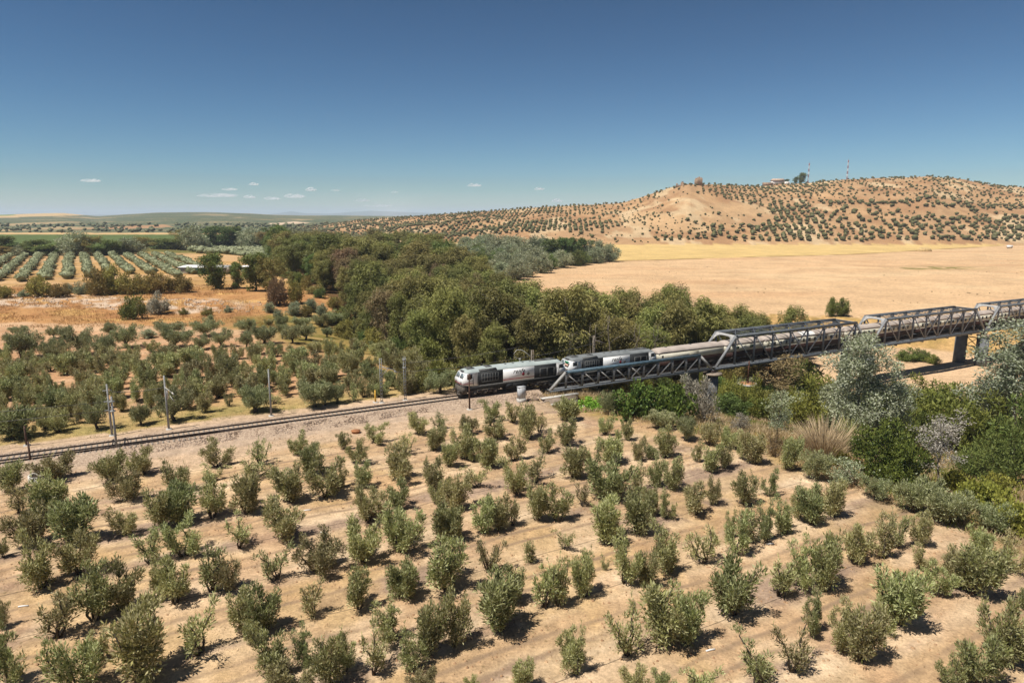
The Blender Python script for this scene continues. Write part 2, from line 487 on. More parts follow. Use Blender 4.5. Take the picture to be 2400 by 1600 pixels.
    gp = fld * np.exp(-(((px - 2190 + wob * 80) / 90) ** 2 + ((py - 628) / 3.6) ** 2)) * 1.5 * sstep(.35, .6, mid)
    paint(gp, alb(150, 140, 78))
    # hill
    hl = (q > 700) & (Y > 700) & (Y < 1600) & (Z > -2.2)
    paint(hl * 1.0, alb(200, 160, 118))
    paint(hl * sstep(.42, .62, fbm(X / 60, Y / 60, 85)), alb(210, 168, 122), .9)
    paint(hl * sstep(.52, .62, fbm(X / 35, Y / 35, 86)), alb(184, 140, 100), .8)
    paint(hl * sstep(.60, .66, fbm(X / 30, Y / 55, 87)), alb(232, 202, 158), .8)
    pale = inpoly(px + wob * 20, py + wob * 6, [(1490, 494), (1560, 498), (1640, 520), (1700, 545), (1560, 545), (1470, 525)]) | inpoly(px + wob * 16, py + wob * 6, [(1690, 475), (1800, 478), (1790, 505), (1680, 515), (1620, 500)])
    paint(hl * pale, alb(218, 180, 134), .7)
    # far olive country
    fr_ = (Y > 1150) & ~hl
    paint(fr_ * 1.0, alb(196, 170, 128)); 
    grove = np.where(fr_ & (Y < 12000), 1.0, 0.0)
    pn = fbm(X / 230, Y / 330, 91)
    bare = sstep(.66, .70, pn)
    grove = grove * (1 - bare)
    for poly, col in (([(150, 538), (300, 530), (385, 526), (410, 532), (300, 537)], (196, 152, 112)), ([(625, 524), (690, 519), (730, 522), (660, 528)], (236, 208, 176)), ([(870, 512), (930, 509), (970, 515), (880, 516)], (232, 204, 168)), ([(-20, 505), (110, 499), (200, 497), (240, 504), (100, 507), (-20, 512)], (224, 190, 140)), ([(-20, 502), (30, 499), (40, 505), (-20, 507)], (150, 160, 90))):
        m = inpoly(px, py, poly) & fr_
        paint(m * 1.0, alb(*col)); grove = np.where(m, 0, grove)
    paint((Y > 12000) * 1.0, alb(96, 104, 84))
    C *= (.93 + .14 * big)[:, None]
    return C, grove, near_g * sstep(-10, -13, off)
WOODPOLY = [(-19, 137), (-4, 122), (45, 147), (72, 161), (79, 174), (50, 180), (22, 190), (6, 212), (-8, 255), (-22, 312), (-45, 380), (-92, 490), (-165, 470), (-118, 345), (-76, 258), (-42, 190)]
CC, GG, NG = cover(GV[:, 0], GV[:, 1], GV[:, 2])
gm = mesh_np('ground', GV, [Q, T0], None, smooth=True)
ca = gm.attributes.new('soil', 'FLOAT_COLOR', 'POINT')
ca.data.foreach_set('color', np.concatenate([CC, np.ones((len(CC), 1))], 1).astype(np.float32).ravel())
ga = gm.attributes.new('grove', 'FLOAT', 'POINT'); ga.data.foreach_set('value', GG.astype(np.float32))

na_ = gm.attributes.new('ruts', 'FLOAT', 'POINT'); na_.data.foreach_set('value', NG.astype(np.float32))
def ground_material():
    m = bpy.data.materials.new('dry_earth'); m.use_nodes = True
    nt = m.node_tree; b = nt.nodes['Principled BSDF']; N = nt.nodes.new; Lk = nt.links.new
    at = N('ShaderNodeAttribute'); at.attribute_name = 'soil'
    gv = N('ShaderNodeAttribute'); gv.attribute_name = 'grove'
    ge = N('ShaderNodeNewGeometry')
    def noise(sc, det=5, rough=.6):
        n = N('ShaderNodeTexNoise'); n.inputs['Scale'].default_value = sc; n.inputs['Detail'].default_value = det; n.inputs['Roughness'].default_value = rough
        Lk(ge.outputs['Position'], n.inputs['Vector']); return n
    def rng(src, a, b_, c, d):
        r = N('ShaderNodeMapRange'); r.inputs[1].default_value = a; r.inputs[2].default_value = b_; r.inputs[3].default_value = c; r.inputs[4].default_value = d
        Lk(src, r.inputs[0]); return r.outputs[0]
    def mult(c, f):
        x = N('ShaderNodeMix'); x.data_type = 'RGBA'; x.blend_type = 'MULTIPLY'; x.inputs[0].default_value = 1
        Lk(c, x.inputs[6]); Lk(f, x.inputs[7]); return x.outputs[2]
    n1 = noise(.9, 8, .68); n2 = noise(5.0, 6, .7); n3 = noise(.16, 4)
    c = mult(at.outputs['Color'], rng(n1.outputs['Fac'], .3, .7, .70, 1.24))
    c = mult(c, rng(n2.outputs['Fac'], .3, .7, .72, 1.28))
    n4 = noise(.055, 9, .72)
    c = mult(c, rng(n4.outputs['Fac'], .3, .7, .80, 1.17))
    # small dry weeds and stones
    wv = N('ShaderNodeTexVoronoi'); wv.inputs['Scale'].default_value = 1.6
    Lk(ge.outputs['Position'], wv.inputs['Vector'])
    wd = rng(wv.outputs['Distance'], .10, .26, 1, 0)
    wm = N('ShaderNodeMath'); wm.operation = 'MULTIPLY'; Lk(wd, wm.inputs[0]); Lk(rng(n3.outputs['Fac'], .44, .58, 0, .8), wm.inputs[1])
    mx = N('ShaderNodeMix'); mx.data_type = 'RGBA'; Lk(wm.outputs[0], mx.inputs[0]); Lk(c, mx.inputs[6]); mx.inputs[7].default_value = (.17, .125, .06, 1)
    # wheel ruts along the lanes of the near grove
    rt = N('ShaderNodeAttribute'); rt.attribute_name = 'ruts'
    dt = N('ShaderNodeVectorMath'); dt.operation = 'DOT_PRODUCT'; dt.inputs[1].default_value = (-sin(radians(29)) / 7.3, cos(radians(29)) / 7.3, 0)
    Lk(ge.outputs['Position'], dt.inputs[0])
    def mth(op, a_, b_=None):
        x = N('ShaderNodeMath'); x.operation = op
        for i_, v_ in enumerate((a_, b_)):
            if v_ is None: continue
            if isinstance(v_, (int, float)): x.inputs[i_].default_value = v_
            else: Lk(v_, x.inputs[i_])
        return x.outputs[0]
    jn = noise(.12, 3)
    ph_ = mth('ADD', mth('ADD', dt.outputs['Value'], ROWPH), mth('MULTIPLY', jn.outputs['Fac'], .22))
    dd = mth('ABSOLUTE', mth('SUBTRACT', mth('ABSOLUTE', mth('SUBTRACT', mth('FRACT', ph_), .5)), .115))
    rut = mth('MULTIPLY', mth('MULTIPLY', rng(dd, .012, .05, 1, 0), rt.outputs['Fac']), rng(n3.outputs['Fac'], .35, .6, .2, .85))
    mrt = N('ShaderNodeMix'); mrt.data_type = 'RGBA'; Lk(rut, mrt.inputs[0]); Lk(mx.outputs[2], mrt.inputs[6]); mrt.inputs[7].default_value = (.24, .165, .105, 1)
    mx = mrt
    # rows of distant olive trees, too far off to be told apart
    mp = N('ShaderNodeMapping'); mp.inputs['Scale'].default_value = (.085, .085, 0); mp.inputs['Rotation'].default_value = (0, 0, .5)
    Lk(ge.outputs['Position'], mp.inputs[0])
    nd = noise(.004, 3); 
    ad = N('ShaderNodeVectorMath'); ad.operation = 'ADD'; Lk(mp.outputs[0], ad.inputs[0])
    sc = N('ShaderNodeVectorMath'); sc.operation = 'SCALE'; sc.inputs['Scale'].default_value = 6.0; Lk(nd.outputs['Color'], sc.inputs[0]); Lk(sc.outputs[0], ad.inputs[1])
    vo = N('ShaderNodeTexVoronoi'); vo.voronoi_dimensions = '2D'; vo.inputs['Scale'].default_value = 1; vo.inputs['Randomness'].default_value = .25
    Lk(ad.outputs[0], vo.inputs['Vector'])
    nd2 = noise(.006, 3)
    thr = rng(nd2.outputs['Fac'], .35, .62, .42, .72)
    lt = N('ShaderNodeMath'); lt.operation = 'LESS_THAN'; Lk(vo.outputs['Distance'], lt.inputs[0]); Lk(thr, lt.inputs[1])
    gmn = N('ShaderNodeMath'); gmn.operation = 'MULTIPLY'; Lk(lt.outputs[0], gmn.inputs[0]); Lk(gv.outputs['Fac'], gmn.inputs[1])
    m3 = N('ShaderNodeMix'); m3.data_type = 'RGBA'; Lk(gmn.outputs[0], m3.inputs[0]); Lk(mx.outputs[2], m3.inputs[6]); m3.inputs[7].default_value = (.085, .10, .055, 1)
    Lk(m3.outputs[2], b.inputs['Base Color'])
    b.inputs['Roughness'].default_value = .95; b.inputs['Specular IOR Level'].default_value = .08
    bp = N('ShaderNodeBump'); bp.inputs['Strength'].default_value = .55; bp.inputs['Distance'].default_value = .25
    ms = N('ShaderNodeMath'); ms.operation = 'ADD'; Lk(n1.outputs['Fac'], ms.inputs[0]); Lk(n2.outputs['Fac'], ms.inputs[1])
    Lk(ms.outputs[0], bp.inputs['Height']); Lk(bp.outputs[0], b.inputs['Normal'])
    return m
gm.materials.append(ground_material())
struct(link('ground', gm))
# ------------------------------------------------------------------ railway
def ztop(X, Y, ypix):
    v = (800 - ypix) / FPX
    return CAM_H + Y * (-SP + v * CP) / (CP + v * SP)
gravel = mat('railway_gravel', alb(228, 202, 174), .95, scale=5.0, col2=tuple(alb(160, 134, 112)), bump=.9)
steel_rust = mat('rusty_rail', (.035, .022, .018), .6, .2, 6)
concrete = mat('weathered_concrete', (.31, .245, .185), .9, .14, 1.4, bump=.2, col2=(.19, .15, .12))
pale_concrete = mat('pale_concrete', (.50, .47, .42), .9, .12, 2, bump=.15)
sleeper_mat = mat('sleeper', (.30, .25, .20), .9, .2, 3, bump=.2)
bal = MB()
prof = [(-5.4, -1.35), (-4.2, -.93), (-3.3, -.72), (-2.2, -.27), (-1.9, -.205), (-.9, -.20), (0, -.205), (.9, -.20), (1.9, -.205), (2.2, -.27), (3.3, -.74), (4.3, -.95), (5.4, -1.35)]
ss = np.arange(-260, 13.6, .8)
pv = []
for s_ in ss:
    for k, (o_, z_) in enumerate(prof):
        e = 0 if k in (0, 12) else 1
        jz = (vnoise(s_ * .9, k * 3.1, 5) - .5) * .10 * e * (2 if abs(o_) > 2.1 else .3)
        jo = (vnoise(s_ * .5, k * 5.7, 6) - .5) * .5 * e
        wide = .9 * (s_ < -38) * (o_ < -1.5) * e * sstep(-38, -70, s_)
        x, y = RW(s_, o_ + jo - float(wide)); pv.append((x, y, z_ + jz))
m_ = len(prof)
bal.add(pv, [(i * m_ + j, (i + 1) * m_ + j, (i + 1) * m_ + j + 1, i * m_ + j + 1) for i in range(len(ss) - 1) for j in range(m_ - 1)])
struct(bal.obj('railway_ballast', gravel))

track = thing('railway_track', 'rusty railway track on pale gravel crossing the picture in front of the train', 'railway', (*RW(0), 0), RAIL_ANG)
def rail_mesh(pts):
    b = MB()
    for p, q in zip(pts[:-1], pts[1:]):
        b.beam((p[0], p[1], -.03), (q[0], q[1], -.03), .10, .06); b.beam((p[0], p[1], -.105), (q[0], q[1], -.105), .03, .09); b.beam((p[0], p[1], -.165), (q[0], q[1], -.165), .15, .03)
    return b
for o_ in (-.87, .87):
    rail_mesh([(-260, o_), (190, o_)]).obj('rail', steel_rust, track)
rail_mesh([(-260, -2.5), (-66, -2.12), (-50, -1.75), (-36, -1.32), (-27, -1.02)]).obj('rail', steel_rust, track)
slm = MB().box(-.12, .12, -1.3, 1.3, -.40, -.185).mesh('sleeper', sleeper_mat)
sll = MB().box(-.12, .12, -2.35, 1.3, -.40, -.185).mesh('long_sleeper', sleeper_mat)
for k in range(148):
    s_ = -76 + k * .61
    if s_ > 13: break
    link('sleeper', sll if s_ < -38 else slm, track, (s_, 0, 0))
cb = mat('black_cable', (.012, .011, .011), .5)
for dx in (-48.2, -46.9):
    b = MB(); b.tube([(dx + .5 * math.sin(a) * .6, -1.5 + 3.2 * a / pi, -.25 + .55 * sin(a)) for a in np.linspace(0, pi, 9)], .06, 5)
    tag(b.obj('cable_loop', cb, None), 'black cable arching over the rails, ' + ('left' if dx < -48 else 'right') + ' one of a pair', 'cable', 'cables over the rails').matrix_world = track.matrix_world
for o in [o for o in COL.objects if o.name.startswith('cable_loop')]:
    o.location = (*RW(0), 0); o.rotation_euler = (0, 0, RAIL_ANG)

# ------------------------------------------------------------------ bridge
steel = mat('bridge_steel', (.125, .138, .150), .55, .18, 2.2, metal=.0, col2=(.070, .078, .088))
steel_blue = mat('bridge_blue_steel', (.075, .125, .165), .5, .18, 2.0)
steel_sunlit = mat('bridge_sunlit_steel', (.42, .405, .38), .55, .12, 2.5, col2=(.27, .26, .25))  # bridge steel lightened: sun on shaded posts and portals put into the colour
steel_half_lit = mat('bridge_half_lit_steel', (.27, .272, .275), .55, .15, 2.5, col2=(.17, .175, .18))  # same steel lightened less, painted-in light for tall span posts and diagonals
deck_m = mat('bridge_deck', (.12, .125, .13), .8, .15, 2)
timber = mat('bridge_timber', (.09, .065, .05), .9, .2, 3)
def span(s0, L, npan, kind, label):
    r = thing('bridge_span', label, 'bridge', (*RW(s0), 0), RAIL_ANG, 'steel truss bridge spans')
    p = L / npan
    thru = kind == 'through'
    zt = 5.25 if thru else 2.36
    zb = -.55
    hb = .62 if thru else .42
    cw = .42 if thru else .36
    for y in (-2.6, 2.6):
        sg = -1 if y < 0 else 1
        MB().box(.1, L - .1, y - cw / 2, y + cw / 2, zb - hb / 2, zb + hb / 2).obj('bottom_chord', steel, r)
        b = MB().beam((p, y, zt), (L - p, y, zt), cw + .06, .46)
        b.box(p - .15, L - p + .15, y - cw / 2 - .1, y + cw / 2 + .1, zt + .235, zt + .275)
        b.obj('top_chord', steel if thru else steel_blue, r)
        for x0, x1 in ((.15, p), (L - .15, L - p)):
            b = MB().beam((x0, y, zb + .1), (x1, y, zt), cw - .02, .40)
            d = np.array((x1 - x0, 0, zt - zb - .1)); d /= np.linalg.norm(d); nrm = np.array((-d[2], 0, d[0])) * (1 if x1 > x0 else -1)
            o2 = nrm * .215
            for yy in (-.15, .15):
                b.beam(np.array((x0, y + yy, zb + .1)) + o2, np.array((x1, y + yy, zt)) + o2, .10, .03, up=nrm)
            b.obj('end_post', steel_half_lit if thru else steel_sunlit, r)
        for k in range(1, npan):
            x = k * p
            b = MB()
            for e in (-.11, .11): b.box(x + e - .025, x + e + .025, y - .15, y + .15, zb + hb / 2, zt - .23)
            b.box(x - .085, x + .085, y - .02, y + .02, zb + hb / 2, zt - .23)
            if thru: b.box(x - .45, x + .45, y - .222, y + .222, zt - .55, zt - .235)
            b.obj('vertical_post', steel_half_lit if thru else steel_sunlit, r)
        nmid = (npan - 1) / 2
        for k in range(1, npan - 1):
            x0, x1 = k * p, (k + 1) * p
            left = k < nmid - .1 + .0 if npan % 2 == 0 else k < npan // 2
            mid_ = (k == npan // 2) and npan % 2 == 1
            segs = []
            if left or mid_: segs.append(((x0 + .2, zt - .3), (x1 - .15, zb + hb / 2 - .03)))
            if (not left) or mid_: segs.append(((x1 - .2, zt - .3), (x0 + .15, zb + hb / 2 - .03)))
            for i, ((xa, za), (xb, zb_)) in enumerate(segs):
                MB().beam((xa, y + (.07 if i else -.03), za), (xb, y + (.07 if i else -.03), zb_), .2, .17).obj('diagonal', steel_half_lit if thru else steel_sunlit, r)
        # walkway plate beside the rails
        MB().box(.2, L - .2, min(sg * 1.55, sg * 2.36), max(sg * 1.55, sg * 2.36), -.42, -.37).obj('walkway', deck_m, r)
        MB().box(.2, L - .2, sg * 1.0 - .12, sg * 1.0 + .12, -.95, -.42).obj('stringer', steel, r)
        if not thru:
            b = MB(); b.tube([(.3, sg * 2.2, .55), (L - .3, sg * 2.2, .55)], .03, 5); b.obj('handrail', steel, r)
    for k in range(npan + 1):
        MB().box(k * p - .15 if k else 0.02, k * p + .15 if k < npan else L - .02, -2.38, 2.38, -1.25, -.86).obj('floor_beam', steel, r)
    tm = MB().box(-.12, .12, -1.4, 1.4, -.36, -.185).mesh('sleeper', timber)
    for k in range(int(L / .62)): link('sleeper', tm, r, (.4 + k * .62, 0, 0))
    if thru:
        for k in range(1, npan):
            x = k * p
            b = MB(); b.beam((x, -2.38, zt + .12), (x, 2.38, zt + .12), .16, .1); b.beam((x, -2.38, zt - .22), (x, 2.38, zt - .22), .16, .08)
            for j in range(8):
                ya = -2.3 + j * .575
                b.beam((x, ya, zt - .2 if j % 2 else zt + .1), (x, ya + .575, zt + .1 if j % 2 else zt - .2), .05, .05)
            b.obj('cross_strut', steel, r)
            if k < npan - 1:
                b = MB(); b.beam((x + .15, -2.35, zt + .2), (x + p - .15, 2.35, zt + .2), .13, .1); b.beam((x + .15, 2.35, zt + .10), (x + p - .15, -2.35, zt + .10), .13, .07)
                b.obj('lateral_brace', steel, r)
        for x0, x1 in ((.15, p), (L - .15, L - p)):
            d = np.array((x1 - x0, 0, zt - zb - .1)); LL = np.linalg.norm(d); d /= LL
            nrm = np.array((-d[2], 0, d[0])) * (1 if x1 > x0 else -1)
            top = np.array((x1, 0, zt + .12))
            ys = np.linspace(-2.36, 2.36, 25)
            V = []
            for y in ys:
                dep = .5 + 1.75 * (abs(y) / 2.36) ** 6 + .18 * (abs(y) / 2.36) ** 2
                a = top + np.array((0, y, 0)); c_ = a - d * dep
                for e in (.0, .12): V += [a + nrm * e, c_ + nrm * e]
            Qf = []
            for i in range(24):
                A, B = i * 4, i * 4 + 4
                Qf += [(A, A + 1, B + 1, B), (A + 2, B + 2, B + 3, A + 3), (A, B, B + 2, A + 2), (A + 1, A + 3, B + 3, B + 1)]
            b = MB().add(V, Qf); b.obj('portal_frame', steel_sunlit, r)
    return r
span(14.3, 36.0, 11, 'pony', 'low blue grey steel truss span beside the locomotives, nearest the gravel bank')
span(51.0, 45.6, 9, 'through', 'tall through truss span with arched portal, first after the low span')
span(97.0, 45.2, 9, 'through', 'tall through truss span between the two silver poplars')
span(142.6, 45.6, 9, 'through', 'tall through truss span cut off by the right edge of the picture')

def col_pier(s0, label, r, capz, bot, brace=False, capr=None):
    t = thing('bridge_pier', label, 'pier', (*RW(s0), bot), RAIL_ANG, 'bridge piers')
    for y in (-2.6, 2.6):
        b = MB().tube([(0, y, -.4), (0, y, 2), (0, y, capz - bot - .35)], [r * 1.03, r, r * .97], 28); b.obj('column', pier_m, t, smooth=False)
        cr = capr or r * 1.12
        b = MB().cyl((0, y), cr, capz - bot - .35, capz - bot, 32); b.obj('cap', concrete, t)
        MB().box(-.55, .55, y - .4, y + .4, capz - bot, -.9 - bot if capz < -.95 else capz - bot + .1).obj('bearing', steel_rust, t)
    if brace:
        h = capz - bot
        b = MB()
        for zz in (h - 1.0, h - 3.3): b.beam((0, -2.6 + r * .8, zz), (0, 2.6 - r * .8, zz), .2, .24)
        b.beam((0, -1.5, h - 1.0), (0, 1.5, h - 3.3), .14, .14); b.beam((.15, -1.5, h - 3.3), (.15, 1.5, h - 1.0), .14, .14)
        b.obj('cross_brace', steel_rust, t)
    return t
pier_m = mat('pier_concrete', (.15, .155, .16), .9, .16, .7, bump=.1, col2=(.09, .095, .10))
col_pier(50.5, 'round concrete pier with wide cap where low span meets tall span', 1.15, -1.25, zat(*RW(50.5)) - .3, capr=1.75)
col_pier(96.7, 'round concrete pier half hidden by the large silver poplar', 1.35, -1.5, zat(*RW(96.7)) - .3, True)
col_pier(142.1, 'dark round concrete pier standing on the sandy river bed', 1.4, -1.5, zat(*RW(142.1)) - .3, True)
# old pier stub beside the first pier
ox, oy = RW(54.5, -7.6); oz = zat(ox, oy)
t = thing('old_pier', 'low round concrete pier stub with pale rim and rusty post on top', 'pier', (ox, oy, oz), RAIL_ANG)
zc_ = -2.7 - oz
MB().cyl((0, 0), 1.25, -.4, zc_ - .3, 24).obj('column', pier_m, t)
MB().cyl((0, 0), 1.75, zc_ - .3, zc_, 32).obj('rim', pale_concrete, t)
MB().cyl((0, 0), 1.45, zc_, zc_ + .05, 28).obj('earth_top', mat('red_earth', alb(206, 150, 110), .95, .15, 3), t)
b = MB(); b.box(-.16, .16, -.16, .16, zc_ + .05, zc_ + .4); b.beam((0, 0, zc_ + .4), (.05, 0, zc_ + 4.2), .14, .14); b.beam((-.3, 0, zc_ + 3.9), (.4, 0, zc_ + 3.6), .08, .08)
b.obj('rusty_post', mat('rust', (.12, .05, .03), .8, .25, 5), t)
# abutment
t = thing('bridge_abutment', 'weathered concrete abutment wall at the left end of the bridge', 'abutment', (*RW(13.0), -1), RAIL_ANG)
MB().box(-.6, 2.2, -3.3, 3.3, -3.4, -.3).obj('bearing_block', concrete, t)
MB().box(-1.4, 5.2, -5.3, -4.7, -3.6, .15).obj('wing_wall', concrete, t)
MB().box(-1.55, 5.4, -5.4, -4.6, .15, .33).obj('coping', pale_concrete, t)
MB().box(-1.0, 5.0, -5.62, -5.3, -1.05, -.75).obj('ledge', pale_concrete, t)
MB().box(-1.4, -.9, -4.7, -3.3, -3.4, .1).obj('return_wall', concrete, t)
MB().box(4.8, 8.2, -6.6, -6.2, -3.2, -1.5).obj('lower_wall', pale_concrete, t)

# ------------------------------------------------------------------ train
white = mat('loco_white', (.74, .73, .71), .35, .04, 1.2, spec=.5)
dgrey = mat('loco_dark_grey', (.030, .032, .034), .75, .12, 1.5, spec=.12)
lgrey = mat('grille_line', (.20, .20, .19), .6, .1)
roofA = mat('loco_roof_pale', (.36, .40, .38), .6, .1, .8, col2=(.27, .31, .30))
roofB = mat('loco_roof_grey', (.19, .20, .20), .6, .1, .8, col2=(.13, .14, .14))
glass = mat('train_glass', (.02, .024, .026), .12, .05, spec=.6)
wglass = mat('windscreen_glass', (.16, .19, .20), .15, .1, spec=.6)
red = mat('red_stripe', (.18, .012, .02), .5, .05)
blk = mat('underframe_black', (.018, .018, .018), .8, .2, 3)
dirt = mat('bogie_dirt', (.10, .085, .07), .9, .25, 4)
axlebox = mat('axle_box', (.26, .23, .18), .8, .2, 5)
greenp = mat('green_plate', (.02, .20, .10), .5, .05)
crest_g = mat('crest_grey', (.13, .12, .11), .6, .25, 20)
ink = mat('dark_lettering', (.03, .02, .02), .5, .05)
wheel_m = mat('wheel_steel', (.06, .055, .05), .6, .15)
def lettering(txt, size, m, parent, loc, shear=.35, name='lettering', sx=1.0):
    cu = bpy.data.curves.new(name, 'FONT'); cu.body = txt; cu.size = size; cu.shear = shear; cu.extrude = .006; cu.offset = .018; cu.resolution_u = 3; cu.space_character = 1.1
    tmp = bpy.data.objects.new(name, cu); COL.objects.link(tmp)
    bpy.context.view_layer.update()
    me = bpy.data.meshes.new_from_object(tmp); bpy.data.objects.remove(tmp)
    me.materials.clear(); me.materials.append(m)
    o = link(name, me, parent, loc); o.rotation_euler = (pi / 2, 0, 0); o.scale = (sx, 1, 1)
    return o
def wheelset(parent, x, r=.5):
    b = MB()
    for y in (-.85, .85):
        a = np.arange(20) * 2 * pi / 20
        V = [(x + r * cos(t_), y - .065, r + r * sin(t_)) for t_ in a] + [(x + r * cos(t_), y + .065, r + r * sin(t_)) for t_ in a] + [(x, y - .085, r), (x, y + .085, r)]
        b.add(V, [(j, (j + 1) % 20, 20 + (j + 1) % 20, 20 + j) for j in range(20)], [(40, (j + 1) % 20, j) for j in range(20)] + [(41, 20 + j, 20 + (j + 1) % 20) for j in range(20)])
    b.beam((x, -.8, r), (x, .8, r), .16, .16)
    return b.obj('wheelset', wheel_m, parent)
def bogie(root, xs, name='bogie', boxes=True):
    x0, x1 = min(xs) - .9, max(xs) + .9
    b = MB()
    for y in (-1.12, 1.12):
        b.box(x0, x1, y - .07, y + .07, .52 if not boxes else .66, .80 if not boxes else 1.0)
        for x in xs: b.box(x - .34, x + .34, y - .09, y + .09, .30, .60)
        for x in xs[:-1]: b.box(x + .55, x + 1.15, y - .13, y + .13, .36, .95)
    b.box(x0 + .3, x1 - .3, -1.0, 1.0, .62, .78)
    o = b.obj(name, dirt, root)
    for x in xs:
        wheelset(o, x)
        if boxes:
            for y in (-1.28, 1.28): MB().box(x - .17, x + .17, y - .07, y + .07, .36, .70).obj('axle_box', axlebox, o)
    return o
def loco(s0, label, roof, plate):
    r = thing('locomotive', label, 'locomotive', (*RW(s0), 0), RAIL_ANG, 'locomotives of the train')
    Lc = 19.0; W = 1.46
    SEG = [(2.75, 7.15, dgrey, 'engine_side'), (7.15, 12.9, white, 'white_panel'), (12.9, 17.1, dgrey, 'engine_side')]
    objs = {}
    for i, (a, b_, m, nm) in enumerate(SEG):
        objs[i] = MB().prism([(-W, 1.08), (W, 1.08), (W + .02, 2.2), (W, 3.36), (-W, 3.36), (-W - .02, 2.2)], a, b_).obj(nm, m, r)
    # cabs
    def cabmesh(flip):
        st = [(.25, 1.08, 1.10), (.02, 1.40, 1.62), (0.0, 1.44, 2.1), (.10, 1.44, 2.32), (.62, 1.40, 3.30), (.72, 1.38, 3.36)]
        V = []; 
        for x, w, z in st:
            X = Lc - x if flip else x
            V += [(X, -w, z), (X, w, z)]
        xe = 2.75 if not flip else Lc - 1.9
        n = len(st)
        for x, w, z in st: V += [(xe, -W, z), (xe, W, z)]
        Qs = []
        for i in range(n - 1):
            a = 2 * i
            Qs += [(a, a + 1, a + 3, a + 2), (a, a + 2, 2 * n + a + 2, 2 * n + a), (a + 1, 2 * n + a + 1, 2 * n + a + 3, a + 3), (2 * n + a, 2 * n + a + 2, 2 * n + a + 3, 2 * n + a + 1)]
        Qs += [(0, 2 * n, 2 * n + 1, 1), (2 * n - 2, 2 * n - 1, 4 * n - 1, 4 * n - 2)]
        if flip: Qs = [q_[::-1] for q_ in Qs]
        return MB().add(V, Qs)
    cabs = [cabmesh(False).obj('cab', white, r), cabmesh(True).obj('cab', white, r)]
    # roof
    RP = [(-1.47, 3.37), (1.47, 3.37), (1.44, 3.48), (1.15, 3.86), (.72, 4.12), (.25, 4.2), (-.25, 4.2), (-.72, 4.12), (-1.15, 3.86), (-1.44, 3.48)]
    def rsec(x, k, dz):
        return [(x, y * k, 3.37 + (z - 3.37) * dz) for y, z in RP]
    secs = [rsec(.66, .93, .22), rsec(1.0, .96, .7), rsec(1.55, 1, .97), rsec(1.9, 1, 1), rsec(Lc - 1.9, 1, 1), rsec(Lc - 1.5, 1, .97), rsec(Lc - 1.0, .96, .7), rsec(Lc - .66, .93, .22)]
    n = len(RP); V = [v for s_ in secs for v in s_]
    Qs = [(i * n + j, i * n + (j + 1) % n, (i + 1) * n + (j + 1) % n, (i + 1) * n + j) for i in range(len(secs) - 1) for j in range(n)]
    rf = MB().add(V, Qs).obj('roof', roof, r)
    rd = mat('roof_gear', (.10, .10, .095), .7, .2, 4)
    for x, w in ((1.9, .62), (5.0, .55), (16.8, .75)):
        b = MB().box(x - w, x + w, -.7, .7, 4.15, 4.27); b.box(x - w * .6, x + w * .6, -.45, .45, 4.27, 4.31); b.obj('roof_hatch', rd, rf)
    for x in (8.2, 9.6, 11.4, 12.8): MB().box(x - .16, x + .16, -.35, .0, 4.19, 4.27).obj('roof_vent', rd, rf)
    b = MB(); 
    b.add([(3.0, -1.49, 3.52), (6.1, -1.49, 3.52), (6.1, -1.02, 4.0), (3.0, -1.02, 4.0), (3.0, -1.25, 3.5), (6.1, -1.25, 3.5), (6.1, -.95, 3.9), (3.0, -.95, 3.9)], MB.BQ); b.obj('radiator_louvre', rd, rf)
    b = MB().box(13.5, 16.0, -.62, .62, 4.17, 4.24); b.obj('roof_panel', rd, rf)
    # cab fittings
    for fl, cab in zip((False, True), cabs):
        fx = (lambda x: Lc - x) if fl else (lambda x: x)
        for y0, y1 in ((-1.26, -.12), (.12, 1.26)):
            pts = []
            for z in (2.46, 3.20):
                x = .10 + (z - 2.32) / (3.30 - 2.32) * .52
                pts.append((x, z))
            V = []
            for x, z in pts:
                for y in (y0, y1):
                    V += [(fx(x - .03), y, z + .015), (fx(x + .03), y, z - .015)]
            MB().add(V, [(0, 2, 6, 4), (1, 5, 7, 3), (0, 4, 5, 1), (2, 3, 7, 6), (0, 1, 3, 2), (4, 6, 7, 5)]).obj('windscreen', wglass, cab)
        for sg in (-1, 1):
            xa, xb = sorted((fx(.95 if not fl else .55), fx(1.75 if not fl else 1.3)))
            MB().box(xa, xb, sg * 1.46 - .03, sg * 1.46 + .03, 2.40, 3.12).obj('side_window', glass, cab)
            xa, xb = sorted((fx(1.95 if not fl else 1.42), fx(2.6 if not fl else 1.85)))
            b = MB()
            for x in (xa, xb): b.box(x - .02, x + .02, sg * 1.485 - .02, sg * 1.485 + .02, 1.15, 3.25)
            b.box(xa, xb, sg * 1.485 - .02, sg * 1.485 + .02, 3.22, 3.27)
            b.obj('cab_door_frame', lgrey, cab)
            b = MB(); b.tube([(xa - .1, sg * 1.52, 1.3), (xa - .1, sg * 1.52, 2.9)], .025, 5); b.tube([(xb + .07, sg * 1.52, 1.3), (xb + .07, sg * 1.52, 2.9)], .025, 5); b.obj('grab_rail', rd, cab)
            if not fl:
                MB().box(.15, 2.0, sg * 1.462 - .012, sg * 1.462 + .012, 1.50, 1.60).obj('red_stripe', red, cab)
                for xx in (1.35, 1.62): MB().box(xx, xx + .16, sg * 1.462 - .01, sg * 1.462 + .01, 1.95, 2.06).obj('number_mark', ink, cab)
        MB().box(*sorted((fx(-.03), fx(.05))), -1.38, 1.38, 1.50, 1.60).obj('red_stripe', red, cab)
